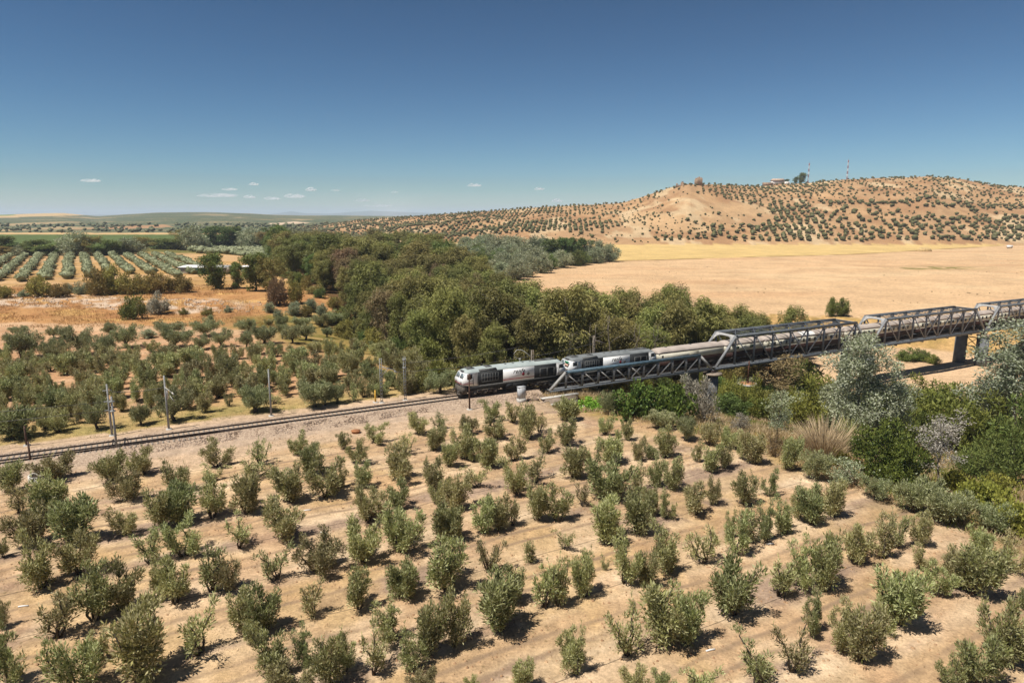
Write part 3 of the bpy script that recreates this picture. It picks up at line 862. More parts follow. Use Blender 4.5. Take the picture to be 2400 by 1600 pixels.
        for y in (-.95, .95):
            b = MB().box(*sorted((fx(-.06), fx(.06))), y - .26, y + .26, 1.78, 2.0); b.obj('headlight_housing', lgrey, cab)
            b = MB().box(*sorted((fx(-.08), fx(-.055))), y - .2, y + .2, 1.82, 1.96); b.obj('headlight', mat('lamp_lens', (.55, .52, .45), .2, .05), cab)
        b = MB().box(*sorted((fx(.55), fx(.95))), -.45, .45, 3.5, 3.78); b.obj('horn_box', rd, cab)
        b = MB().box(*sorted((fx(-.02), fx(.9))), -1.3, 1.3, .55, 1.07); b.obj('front_apron', dirt, cab)
        for y in (-.95, .95):
            b = MB(); b.tube([(fx(-.02), y, .98), (fx(-.42), y, .98)], .09, 8); b.tube([(fx(-.42), y, .98), (fx(-.5), y, .98)], .24, 12); b.obj('buffer', dirt, cab)
        b = MB().box(*sorted((fx(-.25), fx(.1))), -.12, .12, .85, 1.05); b.obj('coupling_hook', blk, cab)
        b = MB(); 
        b.add([(fx(-.25), 0, .18), (fx(.1), -1.25, .18), (fx(.1), 1.25, .18), (fx(-.12), 0, .62), (fx(.2), -1.25, .62), (fx(.2), 1.25, .62)], [(0, 1, 4, 3), (0, 3, 5, 2), (1, 2, 5, 4)], [(0, 2, 1), (3, 4, 5)]); b.obj('snow_plough', dirt, cab)
    # side fittings
    for sg in (-1, 1):
        b = MB()
        for k in range(7): b.box(3.35 + k * .48, 3.385 + k * .48, sg * 1.50 - .03, sg * 1.50 + .03, 1.65, 3.05)
        for z in (1.64, 2.34, 3.05): b.box(3.35, 6.27, sg * 1.50 - .024, sg * 1.50 + .024, z, z + .035)
        b.obj('grille', lgrey, objs[0])
        b = MB()
        for x in (13.95, 15.3, 16.65): b.box(x, x + .05, sg * 1.50 - .03, sg * 1.50 + .03, 1.35, 2.75)
        b.box(13.95, 16.7, sg * 1.50 - .024, sg * 1.50 + .024, 2.72, 2.78); b.obj('handrail_frame', lgrey, objs[2])
        MB().box(7.16, 12.89, sg * 1.478 - .012, sg * 1.478 + .012, 1.42, 1.53).obj('red_stripe', red, objs[1])
        for x, m in ((10.85, red), (11.75, crest_g)):
            b = MB(); a = np.arange(14) * 2 * pi / 14
            rr_ = .25 + (.0 if m is red else .05 * np.cos(5 * a))
            V = [(x, sg * 1.505, 2.12)] + [(x + (rr_ if np.isscalar(rr_) else rr_[i]) * cos(t_), sg * 1.505, 2.12 + (rr_ if np.isscalar(rr_) else rr_[i]) * 1.12 * sin(t_)) for i, t_ in enumerate(a)]
            V += [(v[0], sg * 1.475, v[2]) for v in V]
            T = [(0, 1 + j, 1 + (j + 1) % 14) for j in range(14)]; Qs = [(1 + j, 16 + j, 16 + (j + 1) % 14, 1 + (j + 1) % 14) for j in range(14)]
            b.add(V, Qs, T); b.obj('round_emblem', m, objs[1])
        b = MB().box(2.76, 17.1, sg * 1.44 - .05, sg * 1.44 + .05, .96, 1.07); b.obj('sole_bar', lgrey, r)
    lettering('renfe', 1.02, ink, objs[1], (8.95, -1.49, 2.36), sx=.92)
    MB().box(.9, Lc - .9, -1.28, 1.28, 1.02, 1.735).obj('underframe', blk, r)
    bogie(r, (2.3, 4.1, 5.9)); bogie(r, (13.3, 15.1, 16.9))
    b = MB().prism([(-1.2, .34), (1.2, .34), (1.40, .6), (1.40, 1.42), (-1.40, 1.42), (-1.40, .6)], 7.7, 11.7); b.obj('fuel_tank', blk, r)
    MB().box(7.75, 9.0, -1.43, -1.405, .65, 1.4).obj('battery_box', dgrey, r)
    def fz(z):
        return np.where(z < 1.08, z + .67, np.where(z < 3.36, 1.75 + (z - 1.08) * (2.1 / 2.28), 3.85 + (z - 3.36) * .62))
    def lift(o):
        nm = o.name.split('.')[0]
        if nm in ('bogie', 'underframe', 'fuel_tank', 'battery_box', 'buffer', 'coupling_hook', 'snow_plough'): return
        if nm == 'lettering': o.location.z = float(fz(np.array(o.location.z))) + .02; return
        me = o.data; co = np.empty(len(me.vertices) * 3, np.float32); me.vertices.foreach_get('co', co); co = co.reshape(-1, 3)
        co[:, 2] = (.55 + (co[:, 2] - .55) * (1.19 / .52)) if nm == 'front_apron' else fz(co[:, 2])
        me.vertices.foreach_set('co', co.ravel()); me.update()
        for c_ in o.children: lift(c_)
    for o in r.children: lift(o)
    if plate:
        b = MB().box(.13, .19, -1.3, -.15, 3.42, 3.8); b.obj('green_plate', greenp, r)
        b = MB().box(.02, .09, -1.3, -.25, 2.9, 3.36); b.obj('pink_plate', mat('pink_plate', (.55, .34, .26), .6, .05), r)
    return r
loco(-.75, 'white and dark grey diesel locomotive leading the train, pale roof, on gravel', roofA, False)
loco(18.75, 'second diesel locomotive with grey roof and green front plate behind the low truss', roofB, True)

cream = mat('coach_cream', (.58, .54, .43), .5, .06, .6)
crm2 = mat('coach_cream_line', (.62, .58, .48), .5, .05)
maroon = mat('coach_brown', (.040, .017, .012), .5, .2, .6)
croof = mat('coach_roof', (.40, .335, .285), .75, .10, .5)
wht = mat('roof_white', (.72, .70, .66), .6, .05)
def coach(s0, s1, label, wins=True, van=False):
    L = s1 - s0
    r = thing('railway_coach', label, 'coach', (*RW(s0), 0), RAIL_ANG, 'coaches of the train')
    W = 1.42
    lo = MB().prism([(-W + .06, .92), (W - .06, .92), (W, 1.2), (W, 1.88), (-W, 1.88), (-W, 1.2)], .1, L - .1).obj('lower_body', maroon, r)
    MB().prism([(-W - .015, 1.89), (W + .015, 1.89), (W + .015, 1.98), (-W - .015, 1.98)], .1, L - .1).obj('waist_line', crm2 if wins else maroon, r)
    up = MB().prism([(-W, 1.99), (W, 1.99), (W - .02, 3.18), (-W + .02, 3.18)], .1, L - .1).obj('upper_body', cream, r)
    MB().prism([(-W - .03, 3.19), (W + .03, 3.19), (W + .03, 3.27), (-W - .03, 3.27)], .06, L - .06).obj('gutter', maroon, r)
    a = np.linspace(0, pi, 15)
    RPc = [(1.43 * cos(t_), 3.28 + .80 * sin(t_) ** .9) for t_ in a]
    n = len(RPc)
    def sec(x, k): return [(x, y * (1 - .03 * (1 - k)), 3.28 + (z - 3.28) * k) for y, z in RPc]
    secs = [sec(.06, .25), sec(.3, .75), sec(.75, .96), sec(1.2, 1), sec(L - 1.2, 1), sec(L - .75, .96), sec(L - .3, .75), sec(L - .06, .25)]
    V = [v for s_ in secs for v in s_]; Qs = [(i * n + j, i * n + (j + 1) % n, (i + 1) * n + (j + 1) % n, (i + 1) * n + j) for i in range(7) for j in range(n)]
    Tt = []
    V += [(.06, 0, 3.28), (L - .06, 0, 3.28)]
    Tt += [(8 * n, j + 1, j) for j in range(n - 1)] + [(8 * n + 1, 7 * n + j, 7 * n + j + 1) for j in range(n - 1)]
    rf = MB().add(V, Qs, Tt).obj('roof', croof, r, smooth=True)
    for k in range(int(L // 6)): MB().box(2.5 + k * 6, 2.9 + k * 6, -.2, .2, 4.03, 4.16).obj('roof_vent', mat('roof_gear', (.1, .1, .1)), rf)
    if wins:
        wm = MB().box(-.36, .36, -.02, .02, -.36, .36).mesh('window', glass)
        nw = int((L - 4.6) / 1.62)
        for sg in (-1, 1):
            for k in range(nw):
                x = 2.6 + (L - 5.2) * k / max(1, nw - 1)
                o = link('window', wm, up, (x, sg * 1.425, 2.60)); o.scale = (.62 if k % 3 == 2 else 1, 1, 1)
            for x in (.75, L - .75):
                MB().box(x - .34, x + .34, sg * 1.425 - .02, sg * 1.425 + .02, 2.06, 3.1).obj('door', mat('coach_door', (.40, .36, .27), .5, .05), up)
    else:
        for sg in (-1, 1):
            MB().box(.75, 1.15, sg * 1.425 - .02, sg * 1.425 + .02, 2.45, 2.9).obj('window', glass, up)
            if L > 12:
                MB().box(7.4, 9.6, sg * 1.43 - .025, sg * 1.43 + .025, 2.08, 3.12).obj('sliding_door', mat('coach_door', (.40, .36, .27), .5, .05), up)
                MB().box(7.35, 9.65, sg * 1.46 - .02, sg * 1.46 + .02, 2.62, 2.70).obj('door_bar', crm2, up)
            else:
                for x in (2.6, 6.4): MB().box(x, x + .9, sg * 1.425 - .02, sg * 1.425 + .02, 2.4, 2.95).obj('window', mat('green_glass', (.04, .06, .04), .2), up)
    for sg in (0, 1):
        x = .02 if not sg else L - .02
        MB().box(min(x, x + (.13 if not sg else -.13)) - .12, max(x, x + (.13 if not sg else -.13)) + .12, -.62, .62, 1.1, 3.2).obj('gangway', blk, r)
    MB().box(.4, L - .4, -1.2, 1.2, .78, .91).obj('underframe', blk, r)
    if L > 12:
        bogie(r, (2.2, 4.6), boxes=False); bogie(r, (L - 4.6, L - 2.2), boxes=False)
        MB().box(L / 2 - 2, L / 2 + 1.4, -1.15, 1.15, .35, .76).obj('equipment_box', blk, r)
    else:
        bogie(r, (1.6, 3.4), boxes=False); bogie(r, (L - 3.4, L - 1.6), boxes=False)
    return r
coach(38.25, 54.35, 'windowless cream and brown baggage van with rounded roof behind the second locomotive', False, True)
coach(54.85, 65.1, 'short cream van with green windows inside the first tall truss span', False, True)
c3 = coach(65.6, 89.7, 'cream and brown coach with white roof panel, third vehicle behind the locomotives')
b = MB(); a = np.linspace(pi * .55, pi * .93, 8)
V = [(x, 1.46 * cos(t_), 3.29 + .83 * sin(t_) ** .9) for x in (10.5, 14.6) for t_ in a]
b.add(V, [(j, j + 1, 9 + j, 8 + j) for j in range(7)]); b.obj('roof_white_panel', wht, [c for c in c3.children if c.name.startswith('roof')][0])
coach(90.2, 114.7, 'cream and brown sleeping coach at the left half of the middle tall truss span')
coach(115.2, 139.8, 'cream and brown sleeping coach at the right half of the middle tall truss span')
coach(140.3, 164.8, 'cream and brown sleeping coach entering the rightmost truss span')
coach(165.3, 189.8, 'last cream and brown coach at the right edge of the picture')
# ------------------------------------------------------------------ vegetation prototypes
def unit(v):
    return v / (np.linalg.norm(v, axis=-1, keepdims=True) + 1e-9)
def sprigs(C, D, Ln, Wd, rng):
    """narrow leaf sprays: one tapering blade at each point C along D"""
    n = len(C); D = unit(D)
    R = unit(np.cross(D, rng.normal(size=(n, 3))))
    Ln = np.broadcast_to(Ln, (n,))[:, None]; Wd = np.broadcast_to(Wd, (n,))[:, None]
    mid_ = C + D * Ln * .45
    V = np.stack([C, mid_ + R * Wd * .5, C + D * Ln, mid_ - R * Wd * .5], 1).reshape(-1, 3)
    Qs = np.arange(4 * n).reshape(n, 4)
    return V, Qs
class Plant:
    def __init__(s): s.V = []; s.Q = []; s.t = []; s.n = 0; s.wood = MB()
    def leaves(s, C, D, L, W, rng, t=None):
        V, Qs = sprigs(C, D, L, W, rng); s.V.append(V); s.Q.append(Qs + s.n); s.n += len(V)
        t = rng.random(len(C)) if t is None else t
        s.t.append(np.repeat(t, 4))
    def finish(s, name, lm, wm):
        V = np.concatenate(s.V); t = np.concatenate(s.t)
        r = np.percentile(np.hypot(V[:, 0], V[:, 1]), 92); h = np.percentile(V[:, 2], 96.5)
        s.crown = mesh_np(name + '_crown', V, [np.concatenate(s.Q)], lm, t)
        s.trunk = s.wood.mesh(name + '_trunk', wm) if s.wood.n else None
        s.w = 2 * r; s.h = h
        return s
def ball(rng, n, p=.45):
    d = unit(rng.normal(size=(n, 3))); return d * (rng.random((n, 1)) ** p)
def limb(pl, rng, p0, p1, r0, r1, n=5, wig=.06, sides=5):
    p0 = np.array(p0, float); p1 = np.array(p1, float); L = np.linalg.norm(p1 - p0)
    ts = np.linspace(0, 1, n); pts = p0 + (p1 - p0) * ts[:, None]
    pts[1:-1] += rng.normal(size=(n - 2, 3)) * wig * L
    pl.wood.tube(pts, r0 + (r1 - r0) * ts, sides); return pts
def olive(seed, kind):
    rng = np.random.default_rng(seed); pl = Plant()
    H = {0: 3.2, 1: 3.1, 2: 4.2}[kind] * rng.uniform(.85, 1.12); R = {0: 1.35, 1: 1.2, 2: 2.3}[kind] * rng.uniform(.8, 1.3)
    nl = rng.integers(4, 7) if kind != 2 else rng.integers(6, 9)
    tufts = []
    th = rng.random() * 6.28
    fork = .35 if kind != 2 else 1.0
    if kind == 2:
        limb(pl, rng, (0, 0, -.15), (rng.normal() * .15, rng.normal() * .15, fork), .26, .20, 4, .05, 8)
    for k in range(nl):
        a = th + k * 6.28 / nl + rng.normal() * .35
        ro = R * (.25 + .72 * rng.random()); hh = H * (.5 + .45 * rng.random())
        if kind == 2: hh = H * (.5 + .38 * rng.random()); ro = R * (.45 + .4 * rng.random())
        b0 = (cos(a) * .1, sin(a) * .1, -.1 if kind != 2 else fork - .15)
        end = (cos(a) * ro, sin(a) * ro, hh)
        pts = limb(pl, rng, b0, end, .075 if kind != 2 else .12, .02, 6, .05)
        m = {0: 9, 1: 6, 2: 9}[kind]
        for j in range(m):
            f = (.30 if kind else .26) + (.70 if kind else .74) * (j + .6) / m
            i = min(4, int(f * 5)); c = pts[i] + (pts[i + 1] - pts[i]) * (f * 5 - i)
            c = c + rng.normal(size=3) * np.array((.17, .17, .12)) * (2.2 if kind == 2 else 1)
            rad = (.22 + .24 * rng.random()) * (1.15 - .35 * f) * {0: 1, 1: .85, 2: 1.45}[kind]
            if c[2] < rad + .15: c[2] = rad + .15 + rng.random() * .2
            tufts.append((c, rad))
    cc = np.array([t[0] for t in tufts]).mean(0)
    for c, rad in tufts:
        n = int({0: 120, 1: 66, 2: 160}[kind] * (rad / .36 / {0: 1, 1: .85, 2: 1.45}[kind]) ** 1.5)
        o = ball(rng, n, .42); P = c + o * rad * np.array((1, 1, 1.2))
        out = unit(c - cc) * .35
        D = o * .75 + np.array((0, 0, .75)) + out + rng.normal(size=(n, 3)) * .45
        L = rng.uniform(.15, .30, n) * {0: 1, 1: 1, 2: 1.25}[kind]
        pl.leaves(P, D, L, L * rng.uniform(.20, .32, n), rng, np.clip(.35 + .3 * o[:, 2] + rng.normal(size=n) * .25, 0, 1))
    # whippy top shoots
    for k in range({0: 9, 1: 8, 2: 6}[kind]):
        c, rad = tufts[rng.integers(len(tufts))]
        b0 = c + np.array((0, 0, rad * .6)); d = unit(np.array((rng.normal() * .35, rng.normal() * .35, 1)))
        n = 12; f = rng.random(n) * .65
        pl.leaves(b0 + d * f[:, None], d * .8 + rng.normal(size=(n, 3)) * .5, rng.uniform(.16, .28, n), .055, rng, np.clip(rng.normal(.75, .2, n), 0, 1))
    return pl.finish('olive', leaf_olive if kind != 2 else leaf_olive_old, bark)
def bigtree(seed, H, R, n_l, tuft_r, per, L, W, droop, lm, wm, base=.22, trunk_r=.28, multi=1, top_heavy=.0, flat=1.0, light=.5):
    rng = np.random.default_rng(seed); pl = Plant(); tufts = []
    for mtr in range(multi):
        ang = rng.random() * 6.28; lean = (0 if multi == 1 else R * .35)
        tp = np.array((cos(ang) * lean + rng.normal() * R * .06, sin(ang) * lean + rng.normal() * R * .06, H * .93))
        tr = limb(pl, rng, (cos(ang) * .15 * (multi > 1), sin(ang) * .15 * (multi > 1), -.5), tp, trunk_r / multi ** .4, trunk_r * .15, 8, .018, 7)
        nn = max(3, n_l // multi)
        for k in range(nn):
            f = base + (1 - base) * ((k + rng.random()) / nn) ** (1 - top_heavy * .4)
            i = min(6, int(f * 7)); p0 = tr[i] + (tr[i + 1] - tr[i]) * (f * 7 - i)
            prof_ = max(.18, sin(pi * min(1, (f - base * .6) / (1.12 - base * .6))) ** .65)
            a = k * 2.4 + rng.normal() * .5; ro = R * prof_ * (.45 + .55 * rng.random())
            end = p0 + np.array((cos(a) * ro, sin(a) * ro, ro * (.35 + .3 * rng.random())))
            end[2] = min(end[2], H * .97)
            if ro > R * .3: limb(pl, rng, p0, end, trunk_r * .26 * (1.1 - f * .7), .02, 4, .06, 4)
            for j in range(3):
                g = (.55, .8, 1.0)[j]; c = p0 + (end - p0) * g + rng.normal(size=3) * tuft_r * .55
                tufts.append((c, tuft_r * (.65 + .6 * rng.random())))
    for c, rad in tufts:
        n = int(per * (rad / tuft_r) ** 1.6) + 6
        o = ball(rng, n, .40); P = c + o * rad * np.array((1, 1, flat + .25 * droop))
        D = o * .7 + np.array((0, 0, -droop)) + rng.normal(size=(n, 3)) * .5
        Ls = L * rng.uniform(.6, 1.3, n)
        P[:, 2] = np.maximum(P[:, 2], .15)
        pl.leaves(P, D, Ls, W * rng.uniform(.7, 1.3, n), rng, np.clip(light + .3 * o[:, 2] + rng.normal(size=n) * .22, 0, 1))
    return pl.finish('tree', lm, wm)
def shrub(seed, H, R, n_t, tuft_r, per, L, W, up, lm, wm, light=.5):
    rng = np.random.default_rng(seed); pl = Plant()
    for k in range(n_t):
        a = rng.random() * 6.28; e = rng.random() ** .6
        ph = math.acos(1 - rng.random() * .98)
        c = np.array((sin(ph) * cos(a) * R * e, sin(ph) * sin(a) * R * e, H * (.12 + .78 * cos(ph) * e)))
        rad = tuft_r * (.6 + .7 * rng.random())
        if k % 3 == 0: limb(pl, rng, (rng.normal() * .1, rng.normal() * .1, -.2), c, .05 + .02 * H / 3, .012, 4, .06, 4)
        n = int(per * (rad / tuft_r) ** 1.5) + 5
        o = ball(rng, n, .42); P = c + o * rad; P[:, 2] = np.maximum(P[:, 2], .05)
        D = o * .8 + np.array((0, 0, up)) + unit(c) * .2 + rng.normal(size=(n, 3)) * .5
        Ls = L * rng.uniform(.6, 1.3, n)
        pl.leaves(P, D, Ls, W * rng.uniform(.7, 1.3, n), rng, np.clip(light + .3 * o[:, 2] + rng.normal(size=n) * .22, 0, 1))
    return pl.finish('shrub', lm, wm)
def reeds(seed, H, R, n, L, lm, fan=.5):
    rng = np.random.default_rng(seed); pl = Plant()
    a = rng.random(n) * 6.28; r = R * .45 * np.sqrt(rng.random(n))
    C = np.stack([r * np.cos(a), r * np.sin(a), np.zeros(n)], 1)
    D = np.stack([np.cos(a) * fan * (r / R / .45) + rng.normal(size=n) * .12, np.sin(a) * fan * (r / R / .45) + rng.normal(size=n) * .12, np.ones(n)], 1)
    Ls = H * rng.uniform(.55, 1.05, n)
    D = unit(D)
    for k in range(3):
        P = C + D * (Ls * k / 3)[:, None]; Dk = D + np.stack([np.cos(a), np.sin(a), -.4 + 0 * a], 1) * .12 * k
        pl.leaves(P, Dk, Ls * .42, L * (1 - .2 * k), rng, np.clip(.3 + .25 * k + rng.normal(size=n) * .2, 0, 1))
    return pl.finish('reeds', lm, None)

bark = mat('olive_bark', (.075, .058, .042), .9, .3, 4, bump=.3)
pale_bark = mat('pale_bark', (.28, .24, .19), .9, .25, 2, bump=.2, col2=(.13, .10, .08))
leaf_olive = leafmat('olive_leaf', (0.108, 0.118, 0.03), (0.4, 0.4, 0.145), under=(0.43, 0.425, 0.205), hue=.26)
leaf_olive_old = leafmat('old_olive_leaf', (0.095, 0.112, 0.034), (0.34, 0.355, 0.148), under=(0.37, 0.38, 0.205), hue=.15)
leaf_euc = leafmat('eucalyptus_leaf', (0.092, 0.1, 0.022), (0.3, 0.29, 0.085), hue=.28)
leaf_euc_brown = leafmat('eucalyptus_dry_leaf', (0.125, 0.098, 0.042), (0.32, 0.235, 0.115), hue=.2)
leaf_green = leafmat('green_leaf', (0.06, 0.1, 0.022), (0.19, 0.235, 0.062), hue=.2)
leaf_bright = leafmat('bright_green_leaf', (0.103, 0.241, 0.023), (0.265, 0.483, 0.064), hue=.1)
leaf_fig = leafmat('glossy_leaf', (0.03, 0.066, 0.014), (0.165, 0.225, 0.042), hue=.1, rough=.6)
leaf_yellow = leafmat('bramble_leaf', (0.13, 0.15, 0.028), (0.4, 0.385, 0.075), hue=.12)
leaf_tam = leafmat('tamarisk_leaf', (0.085, 0.115, 0.018), (0.285, 0.3, 0.066), hue=.2)
leaf_silver = leafmat('silver_poplar_leaf', (0.075, 0.1, 0.036), (0.3, 0.33, 0.19), under=(0.4, 0.42, 0.3), hue=.1)
leaf_grey = leafmat('grey_leaf', (0.15, 0.138, 0.093), (0.42, 0.385, 0.3), hue=.15)
leaf_willow = leafmat('willow_leaf', (0.105, 0.13, 0.052), (0.31, 0.34, 0.185), under=(0.37, 0.39, 0.25), hue=.18)
leaf_dark = leafmat('dark_poplar_leaf', (0.060, 0.101, 0.028), (0.161, 0.212, 0.060), hue=.15)
leaf_brown = leafmat('brown_green_leaf', (0.156, 0.138, 0.037), (0.345, 0.294, 0.083), hue=.2)
leaf_straw = leafmat('dry_straw', (0.34, 0.25, 0.13), (0.62, 0.49, 0.29), hue=.08, trans=.15)
leaf_cane = leafmat('green_cane', (0.188, 0.213, 0.062), (0.400, 0.413, 0.150), hue=.08)

def put(name, proto, X, Y, Z, w, h, label, cat, group, rng, lm=None, rot=None, lean=0.0):
    """one plant: an Empty at its foot with its own trunk and crown"""
    t = thing(name, label, cat, (X, Y, Z - .03), rng.random() * 6.28 if rot is None else rot, group)
    sx = w / proto.w; sz = h / proto.h
    if lean: t.rotation_euler = (rng.normal() * lean, rng.normal() * lean, t.rotation_euler[2])
    c = link('crown', proto.crown, t); c.scale = (sx, sx, sz)
    if lm is not None:
        c.material_slots[0].link = 'OBJECT'; c.material_slots[0].material = lm
    if proto.trunk is not None:
        k = link('trunk', proto.trunk, t); k.scale = (sx, sx, sz)
    return t
def size_at(X, Y, Z, wpx, hpx):
    d = Y * CP - (Z - CAM_H) * SP
    dep = math.atan2(CAM_H - Z, Y)
    return wpx * d / FPX, hpx * d / FPX / max(.5, cos(dep)) 

# ------------------------------------------------------------------ olive trees, one by one
OL = {0: [olive(100 + i, 0) for i in range(15)], 1: [olive(200 + i, 1) for i in range(6)], 2: [olive(300 + i, 2) for i in range(5)]}
FG = [(23,1153,57,73,0),(132,1124,73,59,0),(264,1128,59,67,0),(339,1111,46,63,0),(312,1105,34,38,0),(511,1092,63,61,0),(608,1088,46,61,1),(702,1065,44,50,0),(417,1153,54,75,0),(46,1201,44,67,1),(302,1168,71,65,0),(126,1214,73,99,0),(111,1228,57,77,0),(172,1270,84,99,0),(377,1233,59,86,0),(421,1226,69,88,0),(497,1212,61,92,0),(497,1122,57,34,1),(582,1203,96,92,0),(601,1119,69,42,1),(685,1176,65,82,0),(727,1111,46,69,0),(765,1165,77,96,0),(295,1251,59,63,0),(73,1275,77,77,0),(668,1264,92,99,0),(432,1302,82,84,0),(562,1283,69,73,1),(98,1377,80,119,0),(184,1344,82,99,0),(356,1319,61,77,1),(647,1360,73,82,1),(748,1337,99,84,0),(222,1451,84,119,0),(283,1429,84,99,0),(383,1398,50,77,0),(411,1413,69,99,0),(497,1385,54,99,1),(532,1385,65,77,0),(731,1446,52,78,1),(132,1494,77,103,1),(574,1474,65,96,0),(620,1478,73,99,0),(589,1507,34,46,0),(23,1601,84,126,0),(471,1530,96,111,1),(184,1612,107,122,0),(237,1547,57,65,0),(337,1589,119,153,0),(647,1582,88,107,0),(715,1562,50,88,0),(777,1605,65,111,0),(658,1627,115,65,0),(8,1306,27,50,0),(4,1471,23,57,0),(346,1608,27,31,0),(808,1052,27,42,0),(882,1038,50,46,0),(840,1086,46,59,0),(947,1063,44,50,1),(1018,1054,44,54,0),(980,1017,48,54,0),(934,1124,84,80,0),(854,1140,42,57,0),(800,1142,23,54,0),(1053,1092,38,57,0),(1093,1075,54,77,0),(1110,1082,27,34,0),(1144,1092,50,65,0),(1162,1029,54,55,0),(1207,1078,46,61,0),(1236,1029,40,78,0),(1284,1061,38,50,0),(1328,1042,52,61,0),(1016,1147,50,73,0),(1118,1143,54,57,1),(1209,1157,73,84,0),(1259,1128,69,69,1),(1347,1119,84,73,0),(1389,1098,54,61,1),(1431,1082,54,57,0),(1494,1078,34,55,0),(1523,1073,33,38,0),(1559,1069,50,77,0),(861,1220,77,84,0),(934,1191,57,61,0),(1026,1182,42,57,0),(1072,1191,69,80,0),(1049,1260,69,73,0),(940,1293,96,103,0),(1137,1247,57,80,0),(1171,1241,54,77,0),(1200,1230,38,65,1),(1261,1218,42,84,0),(1305,1220,65,88,0),(1364,1186,42,61,1),(1424,1166,92,88,0),(1496,1153,50,69,1),(1537,1140,42,73,0),(1579,1147,50,77,0),(1424,1272,69,99,0),(1496,1251,69,96,0),(1527,1207,38,65,0),(1559,1214,38,69,0),(850,1314,80,92,0),(1045,1381,115,126,0),(1148,1337,65,77,1),(1242,1318,31,50,1),(1326,1289,42,50,1),(1466,1367,61,115,0),(1510,1371,50,96,0),(1565,1341,69,107,0),(1416,1333,27,31,1),(840,1425,73,99,0),(947,1398,73,73,0),(1274,1423,46,103,1),(1309,1419,54,107,0),(1366,1396,46,92,0),(1167,1474,99,126,0),(1206,1413,38,84,0),(1064,1513,77,130,0),(1003,1534,46,115,0),(915,1501,77,88,0),(961,1570,69,92,0),(877,1578,77,99,1),(1332,1547,46,73,0),(1351,1578,50,96,0),(1470,1534,88,107,1),(1550,1505,111,130,0),(808,1574,27,77,0),(1221,1612,50,57,0),(995,1620,54,46,0),(1106,1616,27,34,0),(1489,1627,69,69,0),(1554,1627,50,57,0),(1668,1182,41,68,0),(1627,1205,68,78,0),(1743,1180,61,82,0),(1804,1163,37,65,0),(1838,1250,51,78,0),(1869,1217,37,75,0),(1903,1229,58,85,0),(1950,1209,82,82,0),(2051,1170,61,54,2),(2137,1199,68,75,2),(2227,1226,88,78,2),(2324,1246,65,65,2),(1733,1301,44,102,0),(1794,1267,37,92,0),(1756,1270,44,78,1),(1712,1260,31,61,0),(1648,1319,71,78,1),(1719,1437,105,116,0),(1824,1394,61,88,1),(1882,1379,65,112,0),(1928,1382,51,116,0),(2001,1321,51,92,0),(1954,1290,41,51,1),(2069,1307,68,99,0),(2103,1284,34,75,1),(2158,1277,48,78,0),(2161,1335,51,54,0),(2199,1396,58,75,0),(2229,1372,48,88,0),(2277,1389,95,112,0),(2297,1297,51,58,0),(2358,1338,65,88,0),(2103,1461,102,122,0),(1906,1488,54,92,0),(1971,1522,68,102,0),(2015,1546,85,112,0),(2066,1484,51,75,0),(1610,1508,68,112,0),(1770,1607,116,95,1),(1858,1573,92,102,1),(2348,1556,85,129,0),(2392,1542,54,102,0),(2290,1607,99,112,0),(2229,1610,51,75,0),(1644,1631,75,68,1),(2398,1426,17,44,0),(1030,1007,40,40,1),(1093,1018,51,45,0),(1153,982,51,47,0),(1202,990,38,53,1),(1264,1012,36,45,1),(1332,984,47,51,0),(1429,967,43,49,2),(1418,1020,36,51,0),(1471,1031,28,49,0),(1450,1032,15,26,0),(1548,1002,60,40,2),(1607,1031,43,55,2),(1659,1043,47,64,0),(1663,1103,49,70,0),(1699,1096,38,57,0),(1633,1082,28,49,0),(1709,1048,43,43,0),(1741,1077,26,47,0),(1767,1086,49,72,0),(1845,1101,43,79,0),(1913,1124,57,65,2)]
